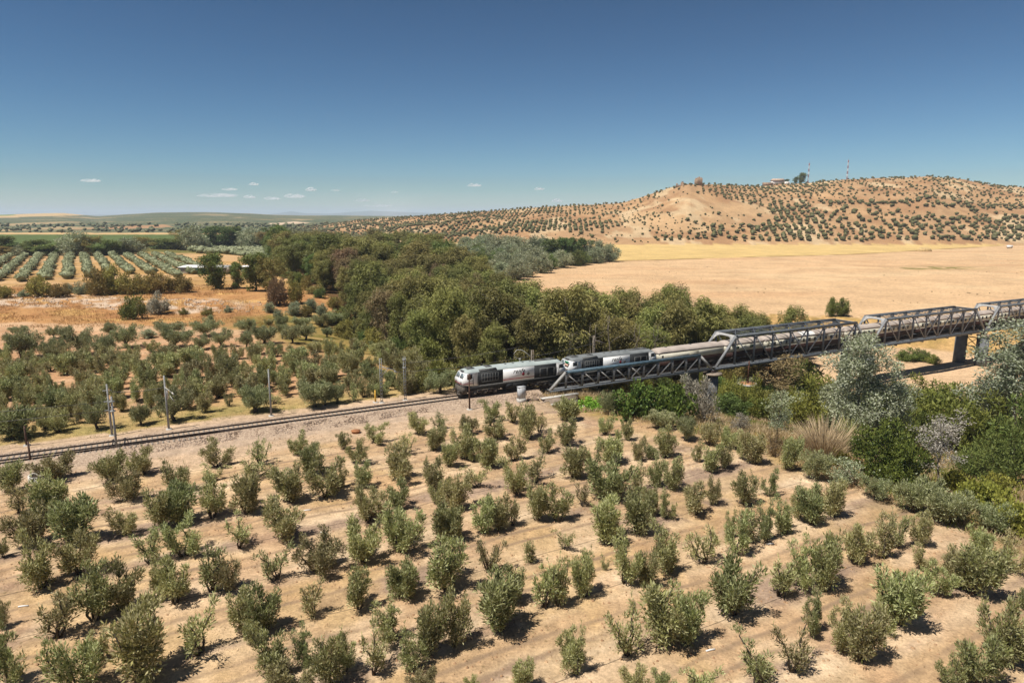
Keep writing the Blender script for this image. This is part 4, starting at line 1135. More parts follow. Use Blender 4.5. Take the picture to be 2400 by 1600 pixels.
MD = [(53,841,61,58,2),(10,848,32,36,2),(42,786,36,19,2),(120,839,42,39,2),(142,838,29,36,2),(186,833,65,61,2),(246,836,48,45,2),(296,815,61,48,2),(258,786,29,26,2),(410,815,65,42,2),(401,783,61,26,2),(472,818,39,29,2),(520,812,45,36,2),(481,786,65,36,2),(152,793,29,23,2),(126,793,29,26,2),(18,886,39,39,0),(61,870,36,29,0),(94,867,32,29,0),(120,869,42,32,0),(162,860,32,26,0),(199,857,29,26,0),(187,883,36,36,0),(226,870,48,36,0),(255,886,52,58,0),(300,867,39,36,0),(357,825,29,26,0),(368,864,39,42,0),(404,857,29,36,0),(446,857,52,39,0),(426,899,26,29,0),(330,880,45,39,0),(284,899,39,42,0),(388,883,36,29,0),(478,870,42,42,0),(514,841,29,29,0),(530,870,52,39,0),(559,841,29,32,0),(126,925,29,39,0),(97,909,36,36,0),(145,928,23,29,0),(39,932,52,42,0),(61,922,26,29,0),(13,938,36,42,0),(200,909,39,36,0),(226,925,39,39,0),(320,941,42,52,0),(354,957,32,45,0),(375,938,32,42,0),(457,928,45,52,0),(504,912,42,39,0),(549,906,45,39,0),(578,902,36,39,0),(174,944,39,39,0),(84,944,42,39,0),(271,932,36,42,0),(407,919,32,32,0),(32,1028,71,61,0),(58,1025,39,32,0),(108,1004,42,42,0),(139,1012,45,42,0),(181,993,36,39,0),(228,1006,55,65,2),(207,990,42,45,0),(286,964,29,39,0),(331,995,42,42,2),(409,986,74,65,2),(477,967,36,52,0),(376,977,19,26,1),(536,951,29,29,1),(601,965,55,52,2),(90,983,45,36,0),(6,1009,39,48,0),(583,779,51,28,2),(621,806,51,38,2),(685,805,43,38,2),(716,797,46,36,2),(662,769,28,26,2),(705,766,43,20,2),(662,794,23,31,2),(578,815,28,33,2),(631,762,18,13,0),(736,825,36,20,0),(603,830,41,26,0),(649,835,31,33,0),(685,843,38,28,0),(772,838,43,38,0),(797,828,23,26,0),(830,828,41,31,0),(856,810,38,18,0),(884,833,36,23,0),(932,830,18,15,0),(874,820,23,20,0),(756,764,41,26,2),(790,761,51,26,2),(800,787,28,23,2),(833,789,43,33,2),(872,794,36,38,2),(767,789,23,20,2),(830,879,28,43,0),(805,858,20,23,0),(782,863,33,26,0),(871,873,38,33,0),(955,853,31,26,0),(902,853,31,31,0),(733,863,46,33,0),(718,894,46,36,0),(772,894,43,38,0),(670,927,38,43,0),(601,965,59,51,2),(739,953,64,54,2),(762,950,38,43,2),(790,945,41,43,2),(830,940,33,38,1),(853,930,38,43,0),(892,930,41,31,0),(915,904,28,31,0),(953,924,46,48,0),(989,896,23,51,0),(1032,922,64,46,2),(1040,884,38,36,0),(1068,917,20,41,0),(644,945,33,20,1),(932,912,38,28,0),(698,879,38,31,0),(611,863,38,28,0),(575,879,38,31,0)]
rng = np.random.default_rng(7)
_pm = gnds([(t[0], t[1]) for t in MD])[:, :2]
_f = 0
_xy = np.stack([rng.uniform(0, 1010, 900), rng.uniform(842, 985, 900)], 1)
_pp = gnds(_xy); _wd = inpoly(_pp[:, 0], _pp[:, 1], WOODPOLY); _of = RS(_pp[:, 0], _pp[:, 1])[1]
for (_x, _y), _p, _w, _o in zip(_xy, _pp, _wd, _of):
    if _y > 1004 - _x * .098 or _f >= 60 or _w or _o < 9: continue
    if np.hypot(_pm[:, 0] - _p[0], _pm[:, 1] - _p[1]).min() < 3.2: continue
    _pm = np.vstack([_pm, [_p[0], _p[1]]]); _f += 1
    _d = _p[1] * CP; MD.append((_x, _y, 3.0 * FPX / _d * rng.uniform(.8, 1.15), 3.1 * FPX / _d * rng.uniform(.85, 1.15), 0))
def olives(L, ang, step, what, group):
    P = gnds([(t[0], t[1]) for t in L])
    rk, nrow = ranks(P[:, :2], ang, step)
    for (x, y, w, h, k), p, (r, j, n) in zip(L, P, rk):
        W, Hh = size_at(*p, w, h)
        s_, off = RS(p[0], p[1])
        if abs(off) < 5.5 and s_ < 20: continue
        W = min(max(W, .9), 7.5) * (1.05 if off < 0 else 1.04); Hh = min(max(Hh, 1.1), 5.5) * (.89 if off < 0 else 1.03)
        W = max(W, Hh * .6)
        cs_ = sorted(OL[k], key=lambda o_: abs(math.log(o_.w / o_.h / (W / Hh))))[:max(3, len(OL[k]) // 2)]
        pr = cs_[rng.integers(len(cs_))]
        form = ('sparse grey' if k == 1 else 'round crowned' if k == 2 else 'tall' if Hh > 3.7 else 'small' if Hh < 2.3 else 'bushy')
        place = ('only tree' if n == 1 else nth(j) + ' from the left')
        put('olive_tree', pr, *p, W, Hh, what(form, place, r, nrow), 'olive tree', group, rng, lean=.03)
olives(FG, 29, 7.3, lambda f, p, r, n: f'{f} olive of the near grove, {p} in the {nth(r)} row up', 'olive trees in the near grove')
olives(MD, 23, 6.0, lambda f, p, r, n: f'{f} olive behind the railway, {p} in the {nth(r)} row back', 'olive trees in the grove behind the railway')

# ------------------------------------------------------------------ riverside wood
EUC = [bigtree(400 + i, 15.5, 2.9, 28, .64, 130, .52, .11, 1.1, leaf_euc, pale_bark, base=.14, trunk_r=.24, top_heavy=.25, flat=2.0) for i in range(7)]
rng = np.random.default_rng(11)
cand = []
for Yr in np.concatenate([np.arange(122, 260, 7.4), np.arange(262, 560, 12.5)]):
    sp = 7.0 if Yr < 260 else 12.5
    for Xr in np.arange(-180, 100, sp):
        x = Xr + rng.normal() * sp * .22; y = Yr + rng.normal() * sp * .22
        cand.append((x, y))
cand = np.array(cand)
cand = cand[inpoly(cand[:, 0], cand[:, 1], WOODPOLY)]
s_, o_ = RS(cand[:, 0], cand[:, 1])
cand = cand[(o_ > 7.5)]
cz = terr(cand[:, 0], cand[:, 1])
keep = np.ones(len(cand), bool)
# leave out trees that stand wholly behind nearer ones
px_, py_, w_ = proj(cand[:, 0], cand[:, 1], cz)
rk, nr_ = ranks(cand, 10, 9)
for i in np.where(keep)[0]:
    x, y = cand[i]; z = cz[i]
    Hh = (15.2 - 5.0 * float(sstep(38, 68, x)) * float(sstep(260, 190, y))) * (.72 + .46 * rng.random())
    sdv = float(river_sd(np.array([x]), np.array([y]))[0])
    if y > 280: Hh *= 1.18
    if z < -4: Hh += .35 * (-4 - z)
    edge = not inpoly(np.array([x - 6]), np.array([y]), WOODPOLY)[0]
    if edge and y < 330: Hh *= .8
    W = Hh * (.40 + .16 * rng.random()) * (1.5 if y > 262 else 1.12)
    lm = leaf_euc
    v = float(fbm(np.array([x / 28]), np.array([y / 28]), 95)[0])
    col_ = 'olive green'
    if v > .70: lm = leaf_euc_brown; col_ = 'brownish'
    elif v < .34: lm = leaf_green; col_ = 'green'
    r, j, n = rk[i]
    put('eucalyptus_tree', EUC[rng.integers(7)], x, y, z, W, Hh, f'{col_} eucalyptus, {nth(j)} from the left in the {nth(r)} rank of the wood', 'tree', 'trees of the riverside wood', rng, lm, lean=.04)

# undergrowth along the edge of the wood
US = [shrub(700 + i, 3.4, 2.2, 50, .55, 70, .36, .12, .1, leaf_euc, bark) for i in range(3)]
spots = [(-3 + k * 2.7 + rng.normal() * .6, 8.5 + rng.random() * 3.5) for k in range(26)]
for i, (s_, o_) in enumerate(spots):
    x, y = RW(s_, o_); z = zat(x, y)
    put('undergrowth_bush', US[rng.integers(3)], x, y, z, 3.6 + rng.random() * 2.2, 2.4 + rng.random() * 2.2, f'olive green bush at the foot of the wood, {nth(i + 1)} from the left behind the train', 'bush', 'bushes at the foot of the wood', rng, (leaf_euc, leaf_green, leaf_tam)[i % 3])
for i in range(22):
    f = i / 21 * 3.0; a = [(-15, 134), (-43, 188), (-77, 256), (-119, 343)]; k = min(2, int(f)); f -= k
    x = a[k][0] + (a[k + 1][0] - a[k][0]) * f - 1.5 + rng.normal() * 1.2; y = a[k][1] + (a[k + 1][1] - a[k][1]) * f + rng.normal()
    put('edge_bush', US[rng.integers(3)], x, y, zat(x, y), 4 + rng.random() * 3, 2.6 + rng.random() * 2.4, f'bush along the left edge of the wood, {nth(i + 1)} away from the railway', 'bush', 'bushes along the left edge of the wood', rng, (leaf_euc, leaf_brown, leaf_green)[i % 3])

# bare pale trees at the front of the wood
BARE = [bigtree(720 + i, 11, 2.4, 20, .5, 9, .35, .10, .3, leaf_euc, pale_bark, base=.2, trunk_r=.20, multi=2) for i in range(2)]
for i, (s_, o_, h_) in enumerate(((30.5, 9, 9.5), (36, 10, 10.5), (40.5, 8.5, 9), (26, 10.5, 8), (46, 9.5, 8.5))):
    x, y = RW(s_, o_)
    put('bare_tree', BARE[i % 2], x, y, zat(x, y), h_ * .55, h_ + max(0, -1.5 - zat(x, y)), f'pale nearly leafless tree behind the second locomotive, {nth(i + 1)} of five', 'tree', 'bare trees behind the train', rng)
# ------------------------------------------------------------------ riverside plants
rng = np.random.default_rng(23)
PR = {
 'tam': [shrub(500 + i, 4.5, 2.4, 60, .55, 70, .38, .10, .25, leaf_tam, bark) for i in range(3)],
 'fig': [shrub(510 + i, 3.0, 2.6, 60, .50, 46, .30, .26, .25, leaf_fig, bark, light=.55) for i in range(2)],
 'grey': [shrub(520 + i, 4.0, 1.7, 50, .45, 42, .26, .09, .5, leaf_grey, pale_bark) for i in range(2)],
 'willow': [shrub(530 + i, 6.0, 2.6, 60, .7, 70, .50, .13, .2, leaf_willow, bark) for i in range(2)],
 'silver': [bigtree(540 + i, 16, 4.2, 38, 1.05, 150, .34, .16, -.1, leaf_silver, pale_bark, base=.10, trunk_r=.3, light=.55) for i in range(2)],
 'brown': [bigtree(550 + i, 9, 3.2, 26, .8, 80, .42, .15, .2, leaf_brown, bark, base=.12, trunk_r=.2, multi=2) for i in range(2)],
 'sapling': [bigtree(560 + i, 8, 1.9, 22, .50, 40, .24, .11, -.2, leaf_grey, pale_bark, base=.34, trunk_r=.13) for i in range(2)],
 'round': [bigtree(570 + i, 9.5, 3.6, 26, .95, 90, .50, .22, .1, leaf_green, bark, base=.14, trunk_r=.24) for i in range(3)],
 'bush': [shrub(580 + i, 4.0, 2.6, 55, .6, 70, .40, .14, .2, leaf_brown, bark) for i in range(3)],
 'bramble': [shrub(590 + i, 1.8, 2.4, 60, .36, 40, .22, .17, .4, leaf_yellow, bark) for i in range(2)],
 'reed': [reeds(600, 3.2, 2.6, 900, .06, leaf_straw, .9)],
 'cane': [reeds(601, 2.8, 1.4, 160, .10, leaf_cane, .9)],
 'carob': [shrub(620, 6.0, 4.6, 150, .62, 90, .27, .17, .2, leafmat('carob_leaf', (.030, .058, .012), (.185, .215, .045), hue=.05, rough=.4), bark)],
 'slender': [bigtree(630, 9, 2.3, 24, .55, 44, .20, .10, -.2, leafmat('whitish_leaf', (.20, .18, .14), (.52, .48, .41), hue=.05), pale_bark, base=.36, trunk_r=.12)],
 'poplar': [bigtree(610 + i, 12, 2.6, 28, .8, 80, .45, .22, -.15, leaf_dark, bark, base=.08, trunk_r=.2) for i in range(2)],
}
PLANTS = [
 ('fig', 1490, 974, 112, 66, 'fig_bush', 'glossy bright green fig bush below the low truss, left one of two', None),
 ('fig', 1572, 980, 112, 72, 'fig_bush', 'glossy bright green fig bush beside the grey leafless looking bush', None),
 ('fig', 1388, 966, 66, 30, 'fig_bush', 'small low green bush just right of the abutment wall', leaf_bright),
 ('grey', 1606, 965, 62, 80, 'grey_bush', 'grey brown twiggy bush right of the fig bushes, left one', None),
 ('grey', 1650, 988, 62, 96, 'grey_bush', 'grey twiggy bush right of the fig bushes, taller right one', None),
 ('grey', 1545, 925, 60, 40, 'grey_bush', 'grey green bush under the middle of the low truss', leaf_willow),
 ('bush', 1455, 925, 60, 44, 'bush', 'brown green bush under the low truss above the fig bushes', None),
 ('bush', 1398, 918, 44, 30, 'bush', 'dark green bush under the left end of the low truss', leaf_green),
 ('tam', 1712, 972, 66, 80, 'tamarisk', 'yellow green feathery tamarisk in front of the old pier stub', None),
 ('tam', 1766, 980, 72, 84, 'tamarisk', 'yellow green tamarisk right of the old pier stub', None),
 ('brown', 1742, 912, 68, 92, 'riverside_tree', 'olive green tree rising in front of the first tall span', None),
 ('brown', 1815, 946, 118, 108, 'riverside_tree', 'brownish broad tree beneath the first tall span', leaf_euc_brown),
 ('bush', 1882, 905, 80, 60, 'bush', 'dark bush in the shade below the first tall span', leaf_green),
 ('sapling', 1822, 1050, 66, 130, 'sapling', 'pale slender sapling standing in dry grass left of the reeds', leaf_willow),
 ('tam', 1880, 1000, 90, 100, 'tamarisk', 'bright yellow green tamarisk left of the silvery willow', None),
 ('tam', 1925, 955, 80, 70, 'tamarisk', 'yellow green tamarisk behind the silvery willow', None),
 ('willow', 1950, 1005, 92, 112, 'willow_bush', 'dark silvery willow bush at foot of the large silver poplar', None),
 ('reed', 1932, 1078, 128, 80, 'reed_clump', 'fan shaped clump of dry straw coloured reeds', None),
 ('cane', 1988, 1040, 62, 54, 'cane_clump', 'green arching canes behind the dry reeds', None),
 ('grey', 1811, 1068, 40, 62, 'dead_bush', 'dry brown leafless bush beside the pale sapling', leaf_euc_brown),
 ('grey', 1734, 1010, 44, 38, 'grey_bush', 'small whitish bush in dry grass above the grove edge', None),
 ('silver', 2003, 1035, 140, 238, 'silver_poplar', 'large silver poplar hiding the joint of the tall spans', None),
 ('silver', 2068, 1045, 104, 150, 'silver_poplar', 'lower bright silver poplar right of the large one', None),
 ('silver', 2366, 1040, 168, 262, 'silver_poplar', 'silver poplar at right edge beside the dark pier', None),
 ('silver', 2335, 1010, 64, 150, 'silver_poplar', 'small silver poplar left of the right edge poplar', None),
 ('carob', 2086, 1124, 176, 112, 'round_bush', 'large round dark green bush right of the dry reeds', None),
 ('slender', 2192, 1152, 104, 172, 'slender_tree', 'slender whitish tree with pale trunk behind the grove edge', None),
 ('tam', 2130, 965, 116, 72, 'tamarisk', 'green tamarisk right of the silver poplars by the river bed', None),
 ('tam', 2212, 980, 130, 78, 'tamarisk', 'green tamarisk directly below the dark pier', None),
 ('tam', 2292, 990, 124, 76, 'tamarisk', 'green tamarisk at the foot of the right edge poplar', None),
 ('tam', 2125, 1030, 96, 88, 'tamarisk', 'dark green tamarisk behind the round dark green bush', leaf_green),
 ('tam', 2215, 1050, 150, 112, 'tamarisk', 'green tamarisk behind the slender whitish tree', None),
 ('tam', 2300, 1065, 150, 116, 'tamarisk', 'green tamarisk right of the slender whitish tree', None),
 ('tam', 2380, 1090, 130, 150, 'tamarisk', 'tall green tamarisk at the right edge below the poplar', leaf_green),
 ('tam', 2345, 1125, 120, 110, 'tamarisk', 'shaded green tamarisk above the brambles at right', leaf_green),
 ('tam', 2272, 1120, 80, 66, 'tamarisk', 'small dark tamarisk right of the pale trunk', leaf_green),
 ('bramble', 2242, 1156, 84, 46, 'bramble', 'yellow green bramble right of the pale trunk', None),
 ('bramble', 2302, 1196, 104, 60, 'bramble', 'yellow green bramble patch, middle one along the grove edge', None),
 ('bramble', 2372, 1248, 110, 66, 'bramble', 'yellow green bramble at the right edge of the picture', None),
 ('bramble', 2338, 1160, 90, 44, 'bramble', 'yellow green bramble uppermost at the right', None),
 ('bramble', 1962, 1092, 50, 36, 'bramble', 'small yellow green bramble below the dry reeds', None),
 ('grey', 1978, 1136, 80, 56, 'grey_bush', 'grey green bush at the grove edge left of the round bush', leaf_willow),
 ('bush', 2124, 846, 50, 26, 'bush', 'dark green bush behind the middle tall span, left one', leaf_green),
 ('bush', 2160, 846, 40, 26, 'bush', 'dark green bush behind the middle tall span, right one', leaf_green),
 ('tam', 2185, 852, 36, 20, 'bush', 'low light green bush on the bank behind the bridge', None),
 ('willow', 1946, 772, 26, 40, 'field_tree', 'left of two small trees at the field edge above the bridge', leaf_green),
 ('willow', 1974, 772, 34, 38, 'field_tree', 'right of two small trees at the field edge above the bridge', leaf_green),
 ('tam', 1738, 795, 60, 40, 'bush', 'light green shrub at the end of the wood by the field', leaf_bright),
 ('tam', 1778, 790, 46, 28, 'bush', 'low light green shrub at the field edge above the portal', leaf_bright),
 # terrace and left
 ('round', 861, 762, 60, 44, 'bright_tree', 'bright yellow green tree at the edge of the dark wood', leaf_bright),
 ('round', 506, 678, 62, 82, 'round_tree', 'round dark green tree standing before the long shed', None),
 ('poplar', 556, 676, 36, 60, 'round_tree', 'narrow green tree beside the blue tank', leaf_green),
 ('round', 600, 682, 60, 86, 'round_tree', 'dark green tree right of the blue tank', None),
 ('brown', 640, 690, 64, 84, 'round_tree', 'brown green tree at the left end of the wood', None),
 ('bush', 650, 716, 48, 58, 'bush', 'brown bush at the edge of the dry terrace', leaf_euc_brown),
 ('bush', 694, 712, 34, 50, 'bush', 'brown green bush right of the brown terrace bush', None),
 ('willow', 633, 732, 28, 22, 'small_bush', 'leftmost of the small olive green bushes below the wood', None),
 ('willow', 653, 744, 22, 18, 'small_bush', 'lowest of the small olive green bushes below the wood', None),
 ('willow', 690, 738, 36, 28, 'small_bush', 'widest of the small olive green bushes below the wood', None),
 ('bush', 720, 741, 26, 24, 'small_bush', 'brown green bush among the small bushes below the wood', None),
 ('willow', 731, 729, 30, 28, 'small_bush', 'grey green bush close to the wood above its neighbours', None),
 ('willow', 752, 738, 28, 24, 'small_bush', 'rightmost of the small olive green bushes below the wood', None),
 ('bush', 313, 748, 52, 50, 'bush', 'dark green bush alone on the dry terrace', leaf_green),
 ('bush', 372, 736, 50, 44, 'bush', 'grey brown bush alone on the dry terrace', leaf_grey),
 ('bush', 430, 737, 22, 14, 'small_bush', 'small green bush on the dry terrace, left of two', None),
 ('bush', 488, 740, 26, 18, 'small_bush', 'small green bush on the dry terrace, right of two', None),
 ('bush', 536, 732, 20, 14, 'small_bush', 'tiny grey bush on the pale strip of the terrace', leaf_willow),
 ('willow', 348, 792, 36, 20, 'small_bush', 'low green bush at the far edge of the grove behind the railway', None),
]
# tree belt and bush belt on the left
for i, (x, t_, w, b_) in enumerate([(30, 550, 110, 665), (100, 590, 120, 665), (190, 600, 130, 668), (290, 570, 120, 668), (400, 600, 150, 670), (470, 612, 70, 668), (580, 530, 150, 668), (720, 550, 120, 668), (860, 570, 110, 664), (940, 600, 80, 660), (1030, 560, 130, 655), (1160, 550, 140, 650), (1260, 560, 120, 648), (1380, 560, 130, 645), (1530, 490, 140, 640), (1450, 500, 110, 640), (1760, 480, 180, 618), (1860, 480, 120, 615), (1990, 500, 150, 622), (2070, 510, 110, 620), (2150, 540, 100, 616), (2260, 550, 110, 612), (2330, 550, 110, 612), (60, 610, 120, 668), (340, 610, 110, 672), (800, 600, 110, 668), (1640, 580, 70, 628)]):
    PLANTS.append((('round', 'round', 'willow', 'brown')[i % 4 if i not in (1, 3) else 0], round(x * .2976), round(400 + b_ * .2976), round(w * .2976 * 1.5), round((b_ - t_) * .2976 * 1.25), 'belt_tree', ('%s tree in the dark belt before the green field, %s of the belt' % (('dark green', 'green', 'grey green', 'brown green')[i % 4], nth(i + 1))), None))
for i, (x, t_, w, b_) in enumerate([(40, 915, 105, 1000), (330, 850, 165, 992), (470, 905, 145, 995), (650, 890, 120, 970), (780, 800, 180, 978), (900, 790, 210, 972), (1040, 830, 180, 972), (1150, 850, 150, 968), (1270, 820, 180, 965), (1400, 850, 190, 962), (190, 945, 90, 990), (540, 900, 100, 965)]):
    lm = leaf_willow if i in (3, 10, 11) else None
    PLANTS.append(('bush', round(x * .2976), round(400 + b_ * .2976), round(w * .2976 * 1.1), round((b_ - t_) * .2976 * 1.05), 'belt_bush', f'brown green bush in the belt above the dry terrace, {nth(sorted([40, 330, 470, 650, 780, 900, 1040, 1150, 1270, 1400, 190, 540]).index(x) + 1)} from the left', lm))
# willows and poplars at the far bend of the river
for i, (k, x, b_, w, h, lm) in enumerate([('poplar', 1296, 622, 40, 60, None), ('poplar', 1318, 621, 40, 62, None), ('poplar', 1340, 619, 40, 60, None), ('poplar', 1362, 616, 40, 56, None), ('willow', 1240, 628, 60, 50, leaf_willow), ('willow', 1376, 616, 38, 44, leaf_silver), ('willow', 1404, 614, 44, 46, leaf_willow), ('willow', 1432, 613, 46, 38, leaf_willow), ('willow', 1266, 612, 60, 54, leaf_willow), ('willow', 1120, 602, 60, 44, leaf_willow), ('willow', 1160, 604, 64, 50, leaf_willow), ('willow', 1200, 606, 60, 46, leaf_willow), ('willow', 1140, 590, 60, 36, leaf_willow), ('willow', 1185, 592, 60, 36, leaf_willow), ('willow', 1225, 596, 56, 36, leaf_willow), ('poplar', 1275, 600, 44, 40, None), ('poplar', 1330, 600, 44, 36, None), ('willow', 1090, 592, 50, 34, leaf_willow)]):
    PLANTS.append((k, x, b_, w, h, 'river_bend_tree', ('dark green poplar' if k == 'poplar' else 'silvery willow') + ' at the far river bend, ' + nth(i + 1) + ' of the clump beside the field', lm))
g0 = np.random.default_rng(19)
WP = [(2, 318), (14, 371), (66, 470), (20, 520), (-60, 520), (-60, 440), (-26, 372)]
k = 0
for y0 in np.arange(322, 520, 13.0):
    for x0 in np.arange(-70, 70, 12.5):
        x, y = x0 + g0.normal() * 2.5, y0 + g0.normal() * 2.5
        if inpoly(np.array([x]), np.array([y]), WP)[0]:
            k += 1
            put('bend_willow', PR['willow'][k % 2], x, y, zat(x, y), 9 + 4 * g0.random(), 7 + 3.5 * g0.random(), f'grey green willow in the pale thicket at the river bend, {nth(k)} of the thicket', 'willow', 'willows in the pale thicket', g0, leaf_willow if k % 4 else leaf_green)
PP = gnds([(p[1], p[2]) for p in PLANTS], -3.0, 14)
for (k, x, y, w, h, nm, lab, lm), p in zip(PLANTS, PP):
    W, Hh = size_at(*p, w, h)
    put(nm, PR[k][rng.integers(len(PR[k]))], *p, W * .97, Hh * .96, lab, nm.replace('_', ' ').split()[-1] if nm not in ('tamarisk', 'bramble', 'sapling') else nm, None, rng, lm)

# thicket filling the bank between the named bushes
g0 = np.random.default_rng(29); k = 0
TH = [shrub(760 + i, 4.2, 2.6, 70, .55, 80, .34, .10, .2, leaf_tam, bark) for i in range(3)]
_xy = np.stack([g0.uniform(1680, 2400, 260), g0.uniform(905, 1110, 260)], 1)
_pp = gnds(_xy, -4, 14); _sd = river_sd(_pp[:, 0], _pp[:, 1])
for (x, y), p, sdk in zip(_xy, _pp, _sd):
    if y > 973 + (x - 1680) * .13 or k >= 46 or (1850 < x < 2060 and y > 990) or sdk > -24: continue
    k += 1
    put('thicket_bush', TH[k % 3], *p, g0.uniform(4.0, 6.5), g0.uniform(2.6, 4.6), f'olive green bush in the riverside thicket, {nth(k)} of the thicket bushes', 'bush', 'bushes of the riverside thicket', g0, (leaf_tam, leaf_green, leaf_tam, leaf_brown, leaf_willow)[k % 5])
# ------------------------------------------------------------------ tall dry grass and weeds
def grass(name, P, n, L, W, lm, label, spread=.35):
    g = np.random.default_rng(5); P = np.asarray(P)
    C = np.repeat(P, n, 0); C[:, :2] += g.normal(size=(len(C), 2)) * spread
    C[:, 2] -= .03
    D = g.normal(size=(len(C), 3)) * .38 + np.array((0, 0, 1))
    Ls = L * g.uniform(.5, 1.25, len(C))
    V, Qs = sprigs(C, D, Ls, W, g)
    o = link(name, mesh_np(name, V, [Qs], lm, np.repeat(g.random(len(C)), 4)))
    struct(o, 'stuff', label); return o
g = np.random.default_rng(31)
X = g.uniform(-5, 110, 26000); Y = g.uniform(40, 150, 26000)
sdv = river_sd(X, Y); Z = terr(X, Y); px, py, w = proj(X, Y, Z)
s_, o_ = RS(X, Y)
dens = fbm(X / 6, Y / 6, 78)
k = (sdv < -22) & (sdv > -84) & (px < 2480) & (py < 1320) & (dens > .36)
grass('dry_grass', np.stack([X[k], Y[k], Z[k]], 1), 9, .85, .06, leaf_straw, 'tall dry straw coloured grass on the river bank')
k2 = (sdv < -20) & (sdv > -84) & (dens < .42) & (px < 2480)
grass('green_weeds', np.stack([X[k2], Y[k2], Z[k2]], 1), 7, .7, .09, leaf_tam, 'green yellow weeds on the river bank')
X = g.uniform(-75, 75, 9000); Y = g.uniform(34, 118, 9000); Z = terr(X, Y); s_, o_ = RS(X, Y)
k = (o_ < -6) & (river_sd(X, Y) < -84) & (fbm(X / 6, Y / 6, 73) > .48)
grass('dry_weeds', np.stack([X[k], Y[k], Z[k]], 1), 5, .26, .035, leaf_straw, 'small dry weeds scattered over the bare grove soil', .22)
X = g.uniform(-140, 20, 12000); Y = g.uniform(82, 175, 12000); Z = terr(X, Y); s_, o_ = RS(X, Y)
k = (o_ > 6.5) & (o_ < 26) & (s_ < 5) & (fbm(X / 5, Y / 5, 64) > .42)
grass('roadside_grass', np.stack([X[k], Y[k], Z[k]], 1), 6, .32, .05, leaf_cane, 'yellow green grass strip behind the railway', .3)
X = g.uniform(-190, -20, 14000); Y = g.uniform(176, 268, 14000); Z = terr(X, Y); px, py, w = proj(X, Y, Z)
k = (fbm(X / 11, Y / 5, 75) > .40) & (py > 668) & (river_sd(X, Y) < -70)
leaf_orange = leafmat('orange_grass', (.30, .17, .06), (.50, .31, .12), hue=.05, trans=.15)
grass('terrace_grass', np.stack([X[k], Y[k], Z[k]], 1), 5, .7, .09, leaf_orange, 'orange dry grass on the terrace', .5)
# clods and stones on the grove soil and beside the track
def pebbles(name, P, smin, smax, m, label, seed):
    g = np.random.default_rng(seed); n = len(P); r_ = g.uniform(smin, smax, (n, 1, 1)) * g.uniform(.6, 1.4, (n, 1, 3))
    cs = np.array([(-1, -1, -1), (1, -1, -1), (1, 1, -1), (-1, 1, -1), (-.6, -.7, .8), (.7, -.6, .9), (.6, .7, .7), (-.7, .6, .9)])[None] * r_ + g.normal(size=(n, 8, 3)) * r_ * .2
    V = (cs + np.asarray(P)[:, None, :]).reshape(-1, 3)
    Qp = (np.array(MB.BQ)[None] + (np.arange(n) * 8)[:, None, None]).reshape(-1, 4)
    struct(link(name, mesh_np(name, V, [Qp], m)), 'stuff', label)
X = g.uniform(-75, 80, 16000); Y = g.uniform(33, 120, 16000); Z = terr(X, Y); s_, o_ = RS(X, Y)
k = (o_ < -5) & (river_sd(X, Y) < -82) & (fbm(X / 3, Y / 3, 131) > .46)
pebbles('soil_clods', np.stack([X[k], Y[k], Z[k]], 1), .03, .10, mat('clod', alb(216, 178, 138), .95, scale=.8, col2=tuple(alb(168, 128, 94))), 'clods and small stones on the soil of the near grove', 3)
S = g.uniform(-110, 13, 14000); O = g.choice([-1, 1], 14000) * g.uniform(1.6, 3.9, 14000); X, Y = RW(S, O)
zz = np.interp(O, [p_[0] for p_ in prof], [p_[1] for p_ in prof])
pebbles('ballast_stones', np.stack([X, Y, np.maximum(zz, -.95)], 1), .04, .10, mat('ballast_stone', alb(222, 198, 176), .95, scale=.7, col2=tuple(alb(150, 126, 106))), 'loose ballast stones along the track', 4)
# pale rubble on the terrace face
b = MB(); gg = np.random.default_rng(77); cnt = 0
while cnt < 300:
    x = gg.uniform(-175, -78); y = gg.uniform(200, 226)
    ty = y + (x + 100) * .16
    if not 203 < ty < 222: continue
    if fbm(np.array([x / 9]), np.array([y / 9]), 76)[0] < .47: continue
    z = zat(x, y); r_ = gg.uniform(.06, .26); d = unit(gg.normal(size=(8, 3)))
    cs = np.array([(-1, -1, -1), (1, -1, -1), (1, 1, -1), (-1, 1, -1), (-1, -1, 1), (1, -1, 1), (1, 1, 1), (-1, 1, 1)]) * r_ * gg.uniform(.6, 1.3, 3) + gg.normal(size=(8, 3)) * r_ * .25
    b.add(cs + np.array((x, y, z + r_ * .2)), MB.BQ); cnt += 1
struct(b.obj('rubble', mat('pale_rubble', (.48, .38, .29), .95, .15, 2)), 'stuff', 'pale rubble heaped on the face of the terrace')

